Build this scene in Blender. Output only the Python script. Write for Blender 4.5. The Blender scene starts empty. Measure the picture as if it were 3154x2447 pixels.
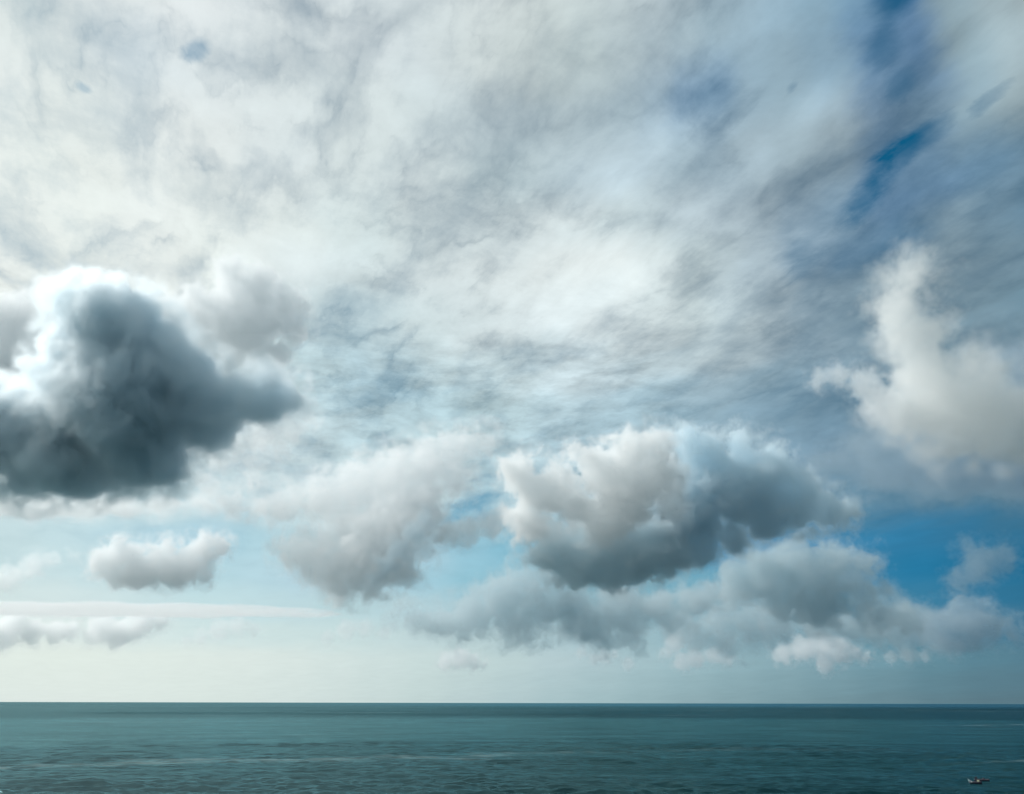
import bpy, bmesh, math, random
import numpy as np
from mathutils import Vector

S = bpy.context.scene
COL = S.collection
R = math.radians

# ------------------------------------------------------------------ camera
cam = bpy.data.cameras.new('camera')
cam_ob = bpy.data.objects.new('camera', cam)
COL.objects.link(cam_ob)
S.camera = cam_ob
cam.sensor_width = 36
cam.lens = 28.25
cam.clip_end = 400000
cam_ob.location = (0, 0, 36)
cam_ob.rotation_mode = 'QUATERNION'
from mathutils import Euler, Matrix
cam_ob.rotation_quaternion = (Euler((R(90 + 20.84), 0, 0)).to_matrix() @ Matrix.Rotation(R(0.12), 3, 'Z')).to_quaternion()

S.view_settings.view_transform = 'Standard'
S.view_settings.look = 'None'
S.view_settings.exposure = 0
S.view_settings.gamma = 1
S.cycles.max_bounces = 16
S.cycles.volume_bounces = 12
S.cycles.volume_step_rate = 1.4
S.cycles.use_adaptive_sampling = True
S.cycles.adaptive_threshold = 0.06

SUN_AZ, SUN_EL = -75.0, 39.0        # degrees: azimuth left of the view axis (+Y), elevation

# ------------------------------------------------------------------ node helpers
class Net:
    def __init__(self, tree):
        self.t = tree; self.N = tree.nodes; self.L = tree.links
    def put(self, v, sock):
        if isinstance(v, bpy.types.NodeSocket): self.L.new(v, sock)
        else: sock.default_value = v
    def math(self, op, a, b=None, c=None, clamp=False):
        m = self.N.new('ShaderNodeMath'); m.operation = op; m.use_clamp = clamp
        for i, v in enumerate((a, b, c)):
            if v is not None: self.put(v, m.inputs[i])
        return m.outputs[0]
    def vmath(self, op, a, b=None, scale=None):
        m = self.N.new('ShaderNodeVectorMath'); m.operation = op
        self.put(a, m.inputs[0])
        if b is not None: self.put(b, m.inputs[1])
        if scale is not None: self.put(scale, m.inputs['Scale'])
        return m.outputs['Value'] if op in ('LENGTH', 'DISTANCE', 'DOT_PRODUCT') else m.outputs[0]
    def noise(self, vec, scale, detail=4, rough=.5, dim='3D', dist=0):
        t = self.N.new('ShaderNodeTexNoise'); t.noise_dimensions = dim
        self.put(vec, t.inputs['Vector'])
        t.inputs['Scale'].default_value = scale; t.inputs['Detail'].default_value = detail
        t.inputs['Roughness'].default_value = rough; t.inputs['Distortion'].default_value = dist
        return t.outputs[0]
    def billow(self, vec, scale, detail, rough):
        t = self.N.new('ShaderNodeTexNoise'); t.noise_type = 'RIDGED_MULTIFRACTAL'; t.normalize = True
        self.put(vec, t.inputs['Vector']); t.inputs['Scale'].default_value = scale
        t.inputs['Detail'].default_value = detail; t.inputs['Roughness'].default_value = rough
        t.inputs['Offset'].default_value = 0.9; t.inputs['Gain'].default_value = 1.5; t.inputs['Lacunarity'].default_value = 2.1
        return t.outputs[0]
    def combine(self, x, y, z):
        m = self.N.new('ShaderNodeCombineXYZ')
        for i, v in enumerate((x, y, z)): self.put(v, m.inputs[i])
        return m.outputs[0]
    def maprange(self, v, a, b, c, d, kind='LINEAR'):
        m = self.N.new('ShaderNodeMapRange'); m.interpolation_type = kind
        for i, q in enumerate((v, a, b, c, d)): self.put(q, m.inputs[i])
        return m.outputs[0]
    def mix(self, f, a, b):
        m = self.N.new('ShaderNodeMix'); m.data_type = 'RGBA'
        self.put(f, m.inputs[0]); self.put(a, m.inputs[6]); self.put(b, m.inputs[7])
        return m.outputs[2]

# ------------------------------------------------------------------ sky: clear air under a high sheet of broken altocumulus
# one row per elevation (degrees), one entry per azimuth step: brightness of the high cloud sheet (linear r, g, b) and its cover
SKY_AZ0, SKY_AZ1 = -44, 44
SKY_ROWS = [
    (-3, [(0.7307, 0.8151, 0.776, 1), (0.7307, 0.8151, 0.776, 1), (0.7307, 0.8151, 0.776, 1), (0.7307, 0.8151, 0.776, 1), (0.7307, 0.8151, 0.776, 1), (0.7307, 0.8151, 0.776, 1), (0.7276, 0.8135, 0.7744, 1), (0.7164, 0.8075, 0.7686, 1), (0.7007, 0.7963, 0.7578, 1), (0.68, 0.7793, 0.7472, 1), (0.6545, 0.7574, 0.7353, 1), (0.6185, 0.7278, 0.7111, 1), (0.5795, 0.6968, 0.6851, 1), (0.5384, 0.6645, 0.6581, 1), (0.4926, 0.6227, 0.6326, 1), (0.446, 0.5836, 0.605, 1), (0.3982, 0.5479, 0.5745, 1), (0.3541, 0.5045, 0.5353, 1), (0.3116, 0.4585, 0.4931, 1), (0.272, 0.4095, 0.4472, 1), (0.2352, 0.3675, 0.4079, 1), (0.2008, 0.3284, 0.3712, 1), (0.1723, 0.291, 0.3357, 1), (0.1452, 0.2545, 0.2998, 1), (0.1199, 0.2195, 0.2645, 1), (0.1069, 0.1966, 0.2407, 1), (0.1002, 0.1848, 0.2284, 1), (0.1002, 0.1848, 0.2284, 1), (0.1002, 0.1848, 0.2284, 1), (0.1002, 0.1848, 0.2284, 1), (0.1002, 0.1848, 0.2284, 1)]),
    (0, [(0.7307, 0.8151, 0.776, 1), (0.7307, 0.8151, 0.776, 1), (0.7307, 0.8151, 0.776, 1), (0.7307, 0.8151, 0.776, 1), (0.7307, 0.8151, 0.776, 1), (0.7307, 0.8151, 0.776, 1), (0.7276, 0.8135, 0.7744, 1), (0.7164, 0.8075, 0.7686, 1), (0.7007, 0.7963, 0.7578, 1), (0.68, 0.7793, 0.7472, 1), (0.6545, 0.7574, 0.7353, 1), (0.6185, 0.7278, 0.7111, 1), (0.5795, 0.6968, 0.6851, 1), (0.5384, 0.6645, 0.6581, 1), (0.4926, 0.6227, 0.6326, 1), (0.446, 0.5836, 0.605, 1), (0.3982, 0.5479, 0.5745, 1), (0.3541, 0.5045, 0.5353, 1), (0.3116, 0.4585, 0.4931, 1), (0.272, 0.4095, 0.4472, 1), (0.2352, 0.3675, 0.4079, 1), (0.2008, 0.3284, 0.3712, 1), (0.1723, 0.291, 0.3357, 1), (0.1452, 0.2545, 0.2998, 1), (0.1199, 0.2195, 0.2645, 1), (0.1069, 0.1966, 0.2407, 1), (0.1002, 0.1848, 0.2284, 1), (0.1002, 0.1848, 0.2284, 1), (0.1002, 0.1848, 0.2284, 1), (0.1002, 0.1848, 0.2284, 1), (0.1002, 0.1848, 0.2284, 1)]),
    (1.2, [(0.7477, 0.8332, 0.7847, 1), (0.7469, 0.8324, 0.7843, 1), (0.7463, 0.8317, 0.784, 1), (0.7457, 0.8311, 0.7837, 1), (0.7452, 0.8306, 0.7834, 1), (0.7448, 0.8301, 0.7832, 1), (0.7405, 0.8276, 0.7819, 1), (0.7288, 0.8211, 0.7784, 1), (0.715, 0.8094, 0.7696, 1), (0.6957, 0.7931, 0.7597, 1), (0.671, 0.7727, 0.7477, 1), (0.6345, 0.7449, 0.7274, 1), (0.597, 0.7166, 0.7049, 1), (0.5587, 0.6876, 0.681, 1), (0.5153, 0.6487, 0.6534, 1), (0.472, 0.6111, 0.6273, 1), (0.4288, 0.5748, 0.603, 1), (0.3842, 0.5347, 0.5685, 1), (0.3395, 0.4927, 0.5309, 1), (0.296, 0.4472, 0.4899, 1), (0.2584, 0.405, 0.451, 1), (0.2236, 0.3645, 0.4135, 1), (0.1896, 0.3259, 0.3794, 1), (0.1558, 0.2849, 0.3405, 1), (0.1217, 0.2406, 0.2967, 1), (0.1062, 0.214, 0.2696, 1), (0.0976, 0.1989, 0.2544, 1), (0.0975, 0.1994, 0.2553, 1), (0.0974, 0.2, 0.2564, 1), (0.0973, 0.2006, 0.2576, 1), (0.0972, 0.2014, 0.2589, 1)]),
    (2.6, [(0.7523, 0.8425, 0.7956, 1), (0.7544, 0.8436, 0.7945, 1), (0.7561, 0.8445, 0.7936, 1), (0.7576, 0.8453, 0.7928, 1), (0.759, 0.846, 0.7921, 1), (0.76, 0.8465, 0.7915, 1), (0.7551, 0.8438, 0.791, 1), (0.7432, 0.8365, 0.7899, 1), (0.7317, 0.8245, 0.7836, 1), (0.7138, 0.8091, 0.7741, 1), (0.6898, 0.7905, 0.7623, 1), (0.6528, 0.7647, 0.7463, 1), (0.6173, 0.7396, 0.7278, 1), (0.5822, 0.7142, 0.7073, 1), (0.5414, 0.6787, 0.6771, 1), (0.5019, 0.6426, 0.6529, 1), (0.4638, 0.6057, 0.6356, 1), (0.4187, 0.5693, 0.6064, 1), (0.3718, 0.5318, 0.5739, 1), (0.3238, 0.4902, 0.5386, 1), (0.2851, 0.4483, 0.5008, 1), (0.2505, 0.4061, 0.462, 1), (0.2103, 0.3663, 0.4294, 1), (0.169, 0.3207, 0.3881, 1), (0.1255, 0.2669, 0.3355, 1), (0.105, 0.2336, 0.3029, 1), (0.0924, 0.2121, 0.2827, 1), (0.0904, 0.2107, 0.2833, 1), (0.088, 0.209, 0.284, 1), (0.0853, 0.2071, 0.2849, 1), (0.0821, 0.2049, 0.2858, 1)]),
    (4.2, [(0.7085, 0.818, 0.7999, 1), (0.7222, 0.826, 0.8043, 1), (0.7313, 0.8312, 0.8065, 1), (0.7337, 0.8325, 0.8053, 1), (0.7358, 0.8336, 0.8042, 1), (0.7306, 0.827, 0.8032, 1), (0.7064, 0.8152, 0.7995, 1), (0.6704, 0.8006, 0.7929, 1), (0.6408, 0.7853, 0.7823, 1), (0.6239, 0.7693, 0.7676, 1), (0.607, 0.7522, 0.7517, 1), (0.5807, 0.7322, 0.7351, 1), (0.5562, 0.7076, 0.7177, 1), (0.531, 0.6808, 0.6988, 1), (0.4946, 0.6479, 0.67, 1), (0.4569, 0.6137, 0.6446, 1), (0.4176, 0.578, 0.6229, 1), (0.3766, 0.5434, 0.5954, 1), (0.335, 0.5085, 0.5662, 1), (0.2941, 0.4735, 0.5363, 1), (0.255, 0.4319, 0.4996, 1), (0.2157, 0.385, 0.458, 1), (0.1674, 0.3406, 0.4198, 1), (0.1193, 0.29, 0.375, 1), (0.0822, 0.2355, 0.3431, 1), (0.066, 0.2052, 0.3163, 1), (0.0565, 0.187, 0.2936, 1), (0.0532, 0.1847, 0.2946, 1), (0.0495, 0.1821, 0.2957, 1), (0.0463, 0.1799, 0.2961, 1), (0.0433, 0.1779, 0.2961, 1)]),
    (6, [(0.5916, 0.7492, 0.7642, 1), (0.6014, 0.7554, 0.7656, 1), (0.6174, 0.7648, 0.7707, 1), (0.6317, 0.7731, 0.7753, 1), (0.6441, 0.7804, 0.7793, 1), (0.6475, 0.7824, 0.7877, 1), (0.6254, 0.7732, 0.7883, 1), (0.5884, 0.7583, 0.7833, 1), (0.5513, 0.7427, 0.7751, 1), (0.5351, 0.7239, 0.7625, 1), (0.5204, 0.7055, 0.7465, 1), (0.5005, 0.6886, 0.7271, 1), (0.4764, 0.6635, 0.7095, 1), (0.4498, 0.6344, 0.6908, 1), (0.4081, 0.5975, 0.6585, 1), (0.3703, 0.5641, 0.6301, 1), (0.3366, 0.5347, 0.6056, 1), (0.3033, 0.5015, 0.5771, 1), (0.2697, 0.4678, 0.548, 1), (0.2362, 0.4386, 0.5237, 1), (0.1974, 0.3976, 0.4885, 1), (0.1534, 0.3458, 0.4428, 1), (0.1099, 0.2991, 0.4144, 1), (0.07, 0.2518, 0.3799, 1), (0.0447, 0.2123, 0.3529, 1), (0.0349, 0.1877, 0.3261, 1), (0.0289, 0.1683, 0.2961, 1), (0.0261, 0.1665, 0.2961, 1), (0.0229, 0.1643, 0.2961, 1), (0.0193, 0.162, 0.2962, 1), (0.0182, 0.1611, 0.2975, 1)]),
    (8, [(0.5487, 0.7198, 0.7571, 1), (0.5374, 0.7144, 0.7559, 1), (0.5448, 0.7194, 0.757, 1), (0.5543, 0.7255, 0.7585, 1), (0.5625, 0.7309, 0.7602, 1), (0.5665, 0.7418, 0.7765, 1), (0.5377, 0.7251, 0.7732, 1), (0.5048, 0.7079, 0.7675, 1), (0.4766, 0.6976, 0.7646, 1), (0.4796, 0.6885, 0.7628, 1), (0.4757, 0.6752, 0.7559, 1), (0.4627, 0.6602, 0.7396, 1), (0.4187, 0.6357, 0.7256, 1), (0.365, 0.6061, 0.7077, 1), (0.2942, 0.5522, 0.6611, 1), (0.2526, 0.5167, 0.6286, 1), (0.2428, 0.5016, 0.6119, 1), (0.2206, 0.4682, 0.5772, 1), (0.1937, 0.43, 0.5392, 1), (0.1623, 0.3978, 0.5181, 1), (0.1255, 0.3542, 0.4839, 1), (0.0839, 0.3014, 0.4357, 1), (0.058, 0.2584, 0.4208, 1), (0.0355, 0.2209, 0.3968, 1), (0.0219, 0.1962, 0.3658, 1), (0.0173, 0.1783, 0.3374, 1), (0.0148, 0.1589, 0.3023, 1), (0.0138, 0.1576, 0.3025, 1), (0.0127, 0.1568, 0.3038, 1), (0.0135, 0.1568, 0.3039, 1), (0.026, 0.1628, 0.2969, 1)]),
    (10, [(0.6129, 0.7487, 0.7647, 1), (0.5964, 0.7422, 0.7626, 1), (0.5843, 0.7366, 0.7612, 1), (0.574, 0.7318, 0.76, 1), (0.5649, 0.7296, 0.7625, 1), (0.5567, 0.738, 0.7827, 1), (0.5029, 0.7017, 0.7712, 1), (0.4499, 0.6674, 0.7603, 1), (0.4062, 0.6452, 0.7551, 1), (0.4477, 0.6704, 0.7508, 1), (0.491, 0.6928, 0.7512, 1), (0.5217, 0.7049, 0.7531, 1), (0.4814, 0.6752, 0.7467, 1), (0.419, 0.6331, 0.7315, 1), (0.308, 0.562, 0.6801, 1), (0.2425, 0.5105, 0.6389, 1), (0.2259, 0.4798, 0.6085, 1), (0.1933, 0.4374, 0.5696, 1), (0.1555, 0.3904, 0.5301, 1), (0.1244, 0.3413, 0.5197, 1), (0.0938, 0.298, 0.4984, 1), (0.0655, 0.2667, 0.4623, 1), (0.0507, 0.2429, 0.429, 1), (0.0386, 0.2181, 0.393, 1), (0.032, 0.1949, 0.357, 1), (0.0361, 0.1832, 0.3279, 1), (0.0443, 0.1736, 0.2915, 1), (0.0542, 0.1762, 0.281, 1), (0.0657, 0.1817, 0.2745, 1), (0.0775, 0.1871, 0.2678, 1), (0.0802, 0.187, 0.2664, 1)]),
    (12, [(0.685, 0.7772, 0.7738, 1), (0.6658, 0.7696, 0.7714, 1), (0.6491, 0.763, 0.7693, 1), (0.6346, 0.7573, 0.7674, 1), (0.6209, 0.7543, 0.7702, 1), (0.608, 0.7593, 0.7864, 1), (0.5667, 0.7368, 0.7743, 1), (0.5409, 0.7216, 0.7693, 1), (0.5224, 0.7078, 0.767, 1), (0.5475, 0.7224, 0.7747, 1), (0.5653, 0.7338, 0.7777, 1), (0.5777, 0.7421, 0.7784, 1), (0.5609, 0.7243, 0.7662, 1), (0.5193, 0.6922, 0.7485, 1), (0.4019, 0.6202, 0.7111, 1), (0.3319, 0.5657, 0.6733, 1), (0.3132, 0.5299, 0.6357, 1), (0.2805, 0.4897, 0.599, 1), (0.2432, 0.4473, 0.5622, 1), (0.1901, 0.3729, 0.5039, 1), (0.1478, 0.3145, 0.4517, 1), (0.1294, 0.2891, 0.4212, 1), (0.117, 0.268, 0.3906, 1), (0.1049, 0.2452, 0.3556, 1), (0.0864, 0.2149, 0.3198, 1), (0.0831, 0.2028, 0.2991, 1), (0.083, 0.1913, 0.2736, 1), (0.0837, 0.1869, 0.2644, 1), (0.0861, 0.1868, 0.2631, 1), (0.0888, 0.1867, 0.2616, 1), (0.0919, 0.1866, 0.2599, 1)]),
    (14, [(0.7354, 0.8118, 0.804, 1), (0.7218, 0.8006, 0.7928, 1), (0.7098, 0.7907, 0.783, 1), (0.6985, 0.7825, 0.7755, 1), (0.6795, 0.7738, 0.7732, 1), (0.6554, 0.7631, 0.7723, 1), (0.6091, 0.7347, 0.7547, 1), (0.5814, 0.7168, 0.7468, 1), (0.568, 0.7086, 0.7464, 1), (0.5806, 0.7211, 0.7597, 1), (0.5792, 0.7252, 0.7632, 1), (0.5705, 0.7252, 0.7614, 1), (0.5734, 0.723, 0.7534, 1), (0.5562, 0.7081, 0.7409, 1), (0.4689, 0.654, 0.719, 1), (0.4113, 0.608, 0.6903, 1), (0.3868, 0.5714, 0.6548, 1), (0.3496, 0.53, 0.6179, 1), (0.3074, 0.4863, 0.5794, 1), (0.245, 0.407, 0.5059, 1), (0.1966, 0.3452, 0.4492, 1), (0.1758, 0.3181, 0.4254, 1), (0.1592, 0.2948, 0.4005, 1), (0.1431, 0.2708, 0.3725, 1), (0.1203, 0.2362, 0.331, 1), (0.1083, 0.218, 0.3055, 1), (0.0986, 0.1974, 0.2745, 1), (0.0941, 0.1866, 0.2587, 1), (0.0958, 0.1874, 0.2587, 1), (0.0974, 0.1885, 0.259, 1), (0.0994, 0.1898, 0.2593, 1)]),
    (16, [(0.7732, 0.8415, 0.8308, 1), (0.764, 0.8353, 0.8273, 1), (0.7507, 0.8244, 0.8165, 1), (0.7391, 0.8149, 0.807, 1), (0.7249, 0.803, 0.797, 1), (0.6988, 0.7818, 0.7806, 1), (0.6496, 0.7431, 0.7497, 1), (0.6185, 0.7148, 0.7294, 1), (0.5982, 0.6977, 0.72, 1), (0.589, 0.7012, 0.7312, 1), (0.5574, 0.6885, 0.7253, 1), (0.5184, 0.6701, 0.7127, 1), (0.5217, 0.6746, 0.7131, 1), (0.5149, 0.6703, 0.7092, 1), (0.4773, 0.6428, 0.6959, 1), (0.441, 0.6115, 0.6773, 1), (0.4081, 0.5773, 0.6536, 1), (0.3674, 0.5345, 0.6156, 1), (0.3236, 0.4876, 0.571, 1), (0.278, 0.4299, 0.5178, 1), (0.2396, 0.3806, 0.4726, 1), (0.2166, 0.3497, 0.4453, 1), (0.1975, 0.3224, 0.4185, 1), (0.1754, 0.2937, 0.3895, 1), (0.1475, 0.255, 0.3418, 1), (0.129, 0.2341, 0.3148, 1), (0.1111, 0.2073, 0.2809, 1), (0.0999, 0.1902, 0.2594, 1), (0.1015, 0.1912, 0.2597, 1), (0.1034, 0.1925, 0.2601, 1), (0.1052, 0.1952, 0.2624, 1)]),
    (18, [(0.7931, 0.8519, 0.8308, 1), (0.7854, 0.8478, 0.8308, 1), (0.7787, 0.8443, 0.8308, 1), (0.7729, 0.8413, 0.8308, 1), (0.7671, 0.838, 0.83, 1), (0.7391, 0.816, 0.8111, 1), (0.688, 0.7765, 0.7782, 1), (0.6487, 0.7436, 0.7533, 1), (0.6109, 0.7141, 0.7313, 1), (0.5741, 0.6906, 0.7149, 1), (0.5265, 0.6618, 0.7005, 1), (0.4768, 0.6326, 0.6851, 1), (0.4788, 0.6363, 0.6849, 1), (0.48, 0.6382, 0.6843, 1), (0.4791, 0.6349, 0.6815, 1), (0.4617, 0.6176, 0.6721, 1), (0.4288, 0.5874, 0.6568, 1), (0.3881, 0.5457, 0.621, 1), (0.3441, 0.4991, 0.5765, 1), (0.3113, 0.4577, 0.5389, 1), (0.2791, 0.417, 0.5021, 1), (0.2351, 0.3665, 0.4563, 1), (0.1992, 0.3252, 0.4183, 1), (0.1746, 0.2969, 0.3927, 1), (0.1563, 0.2668, 0.3508, 1), (0.1437, 0.2495, 0.3259, 1), (0.1228, 0.2191, 0.2898, 1), (0.1051, 0.195, 0.2622, 1), (0.1066, 0.1976, 0.2648, 1), (0.1082, 0.2006, 0.2676, 1), (0.11, 0.204, 0.2709, 1)]),
    (20.5, [(0.8085, 0.8648, 0.8404, 1), (0.8042, 0.8603, 0.836, 1), (0.8005, 0.8564, 0.8322, 1), (0.7953, 0.853, 0.8308, 1), (0.797, 0.8577, 0.8383, 1), (0.7824, 0.8482, 0.8326, 1), (0.7472, 0.8226, 0.8131, 1), (0.6989, 0.7895, 0.792, 1), (0.6286, 0.7371, 0.7492, 1), (0.5477, 0.6773, 0.6968, 1), (0.485, 0.6335, 0.6771, 1), (0.433, 0.5981, 0.6654, 1), (0.4334, 0.5972, 0.6605, 1), (0.4432, 0.605, 0.6619, 1), (0.4721, 0.6293, 0.6754, 1), (0.4749, 0.6289, 0.6767, 1), (0.4535, 0.6055, 0.667, 1), (0.4173, 0.5679, 0.6365, 1), (0.374, 0.5234, 0.5964, 1), (0.3525, 0.4953, 0.5713, 1), (0.3331, 0.4684, 0.5465, 1), (0.2769, 0.4052, 0.4857, 1), (0.2358, 0.3592, 0.4433, 1), (0.2033, 0.3258, 0.4164, 1), (0.1813, 0.2942, 0.376, 1), (0.17, 0.2759, 0.3479, 1), (0.1443, 0.2437, 0.3116, 1), (0.1105, 0.2049, 0.2719, 1), (0.115, 0.2101, 0.2764, 1), (0.1249, 0.2198, 0.2846, 1), (0.1363, 0.2308, 0.294, 1)]),
    (23, [(0.8088, 0.8682, 0.8469, 1), (0.8135, 0.8707, 0.8469, 1), (0.8121, 0.8685, 0.844, 1), (0.8098, 0.8661, 0.8409, 1), (0.818, 0.8746, 0.8449, 1), (0.8184, 0.875, 0.8486, 1), (0.8095, 0.8705, 0.849, 1), (0.7707, 0.854, 0.8484, 1), (0.6641, 0.7751, 0.7862, 1), (0.5354, 0.6754, 0.7016, 1), (0.4878, 0.6391, 0.6852, 1), (0.4558, 0.6147, 0.6757, 1), (0.4817, 0.6295, 0.6778, 1), (0.5072, 0.6463, 0.6853, 1), (0.5391, 0.6707, 0.7041, 1), (0.5536, 0.6791, 0.7131, 1), (0.5523, 0.6726, 0.7132, 1), (0.534, 0.6546, 0.6992, 1), (0.509, 0.6332, 0.6801, 1), (0.5031, 0.6233, 0.668, 1), (0.503, 0.6173, 0.658, 1), (0.4445, 0.5547, 0.6034, 1), (0.3798, 0.4887, 0.5484, 1), (0.2861, 0.4015, 0.4785, 1), (0.2226, 0.3354, 0.4141, 1), (0.2052, 0.3111, 0.3798, 1), (0.1791, 0.2797, 0.345, 1), (0.1414, 0.2366, 0.2999, 1), (0.1456, 0.2399, 0.3017, 1), (0.1542, 0.2495, 0.3124, 1), (0.1584, 0.2585, 0.3287, 1)]),
    (26, [(0.8041, 0.8684, 0.8469, 1), (0.7992, 0.8632, 0.8469, 1), (0.8037, 0.8656, 0.8469, 1), (0.8117, 0.8718, 0.8469, 1), (0.8262, 0.8851, 0.8469, 1), (0.8296, 0.8871, 0.8564, 1), (0.8203, 0.8818, 0.8579, 1), (0.7954, 0.8697, 0.8506, 1), (0.7133, 0.8067, 0.8081, 1), (0.6069, 0.7236, 0.7469, 1), (0.5582, 0.688, 0.7222, 1), (0.5325, 0.6677, 0.7083, 1), (0.5658, 0.6876, 0.7151, 1), (0.5981, 0.7075, 0.7261, 1), (0.6246, 0.7247, 0.743, 1), (0.6455, 0.7374, 0.7549, 1), (0.6606, 0.7454, 0.7615, 1), (0.6581, 0.7449, 0.7613, 1), (0.6472, 0.7407, 0.7581, 1), (0.6177, 0.716, 0.7338, 1), (0.5713, 0.6766, 0.6961, 1), (0.4982, 0.6035, 0.6394, 1), (0.4177, 0.5238, 0.579, 1), (0.3007, 0.4162, 0.4937, 1), (0.2532, 0.3676, 0.4455, 1), (0.2593, 0.3652, 0.4304, 0.9932), (0.2243, 0.3273, 0.3933, 1), (0.1778, 0.2799, 0.3508, 1), (0.1631, 0.2682, 0.3465, 1), (0.1672, 0.2768, 0.3622, 1), (0.1455, 0.2567, 0.3477, 1)]),
    (29, [(0.811, 0.8756, 0.8469, 1), (0.8132, 0.8779, 0.8469, 1), (0.8084, 0.8729, 0.8469, 1), (0.8066, 0.8709, 0.8447, 1), (0.8121, 0.8767, 0.8457, 1), (0.8065, 0.8699, 0.8484, 1), (0.8013, 0.8668, 0.8459, 1), (0.7916, 0.863, 0.8388, 1), (0.7497, 0.8279, 0.8184, 1), (0.6989, 0.7859, 0.7933, 1), (0.6541, 0.7533, 0.766, 1), (0.6336, 0.7371, 0.7516, 1), (0.6482, 0.7444, 0.7593, 1), (0.6591, 0.7501, 0.7641, 1), (0.6667, 0.7538, 0.7652, 1), (0.6779, 0.7593, 0.7665, 1), (0.6935, 0.7669, 0.7683, 1), (0.7022, 0.7734, 0.7729, 1), (0.7017, 0.7754, 0.7765, 1), (0.6312, 0.72, 0.7306, 1), (0.5366, 0.6432, 0.667, 1), (0.4687, 0.5764, 0.6184, 1), (0.4019, 0.5082, 0.5677, 0.9993), (0.2852, 0.3982, 0.4846, 0.9525), (0.1917, 0.3095, 0.4196, 0.8766), (0.1693, 0.29, 0.4054, 0.8268), (0.2406, 0.3492, 0.4228, 0.9889), (0.1718, 0.2824, 0.3714, 0.9833), (0.1266, 0.2391, 0.3348, 1), (0.1053, 0.2193, 0.3203, 1), (0.1357, 0.2477, 0.3378, 1)]),
    (32, [(0.7936, 0.8588, 0.844, 1), (0.8022, 0.8664, 0.8469, 1), (0.8073, 0.8718, 0.8469, 1), (0.8007, 0.8658, 0.8354, 1), (0.7999, 0.864, 0.8357, 1), (0.7996, 0.8637, 0.8455, 1), (0.7916, 0.8572, 0.8391, 1), (0.7797, 0.849, 0.8286, 1), (0.7518, 0.8266, 0.8123, 1), (0.7215, 0.8048, 0.7955, 1), (0.6623, 0.7641, 0.7668, 1), (0.6352, 0.7417, 0.7511, 1), (0.6496, 0.7457, 0.7532, 1), (0.6484, 0.7424, 0.7533, 1), (0.634, 0.7326, 0.7513, 1), (0.6356, 0.7323, 0.7514, 1), (0.6494, 0.739, 0.7529, 1), (0.6291, 0.7226, 0.739, 1), (0.5781, 0.6848, 0.7104, 1), (0.5288, 0.6407, 0.6778, 1), (0.4908, 0.5991, 0.6488, 1), (0.4342, 0.5411, 0.5991, 1), (0.3788, 0.4839, 0.5466, 1), (0.2957, 0.4046, 0.4853, 0.9522), (0.2229, 0.337, 0.4339, 0.9171), (0.1522, 0.2659, 0.3989, 0.8569), (0.1496, 0.262, 0.3812, 0.8615), (0.1395, 0.2519, 0.3551, 0.9401), (0.1712, 0.2808, 0.3589, 1), (0.2214, 0.3277, 0.3889, 1), (0.2671, 0.3679, 0.4143, 1)]),
    (36, [(0.7424, 0.8183, 0.8104, 1), (0.7663, 0.8374, 0.8293, 1), (0.7764, 0.8453, 0.8341, 1), (0.7714, 0.8413, 0.824, 1), (0.7579, 0.8304, 0.8193, 1), (0.7594, 0.8304, 0.8271, 1), (0.7713, 0.8349, 0.8284, 1), (0.7575, 0.8221, 0.8173, 1), (0.7085, 0.7833, 0.7907, 1), (0.6825, 0.7651, 0.7768, 1), (0.6753, 0.7646, 0.7712, 1), (0.6734, 0.7644, 0.7707, 1), (0.6785, 0.7669, 0.7756, 1), (0.6399, 0.7373, 0.7525, 1), (0.574, 0.6884, 0.7132, 1), (0.5329, 0.6521, 0.6868, 1), (0.5079, 0.6231, 0.6682, 1), (0.4844, 0.5993, 0.6534, 1), (0.466, 0.5831, 0.6442, 1), (0.4314, 0.5499, 0.6154, 1), (0.3728, 0.4938, 0.5632, 0.9878), (0.3408, 0.4583, 0.5318, 0.9647), (0.3444, 0.4524, 0.5144, 0.9831), (0.3264, 0.4316, 0.4884, 1), (0.31, 0.4103, 0.4684, 1), (0.2093, 0.3162, 0.426, 0.8643), (0.1906, 0.3008, 0.3967, 0.9303), (0.2398, 0.344, 0.4021, 1), (0.3004, 0.3936, 0.4298, 1), (0.3405, 0.4252, 0.449, 1), (0.3405, 0.4252, 0.449, 1)]),
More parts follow.
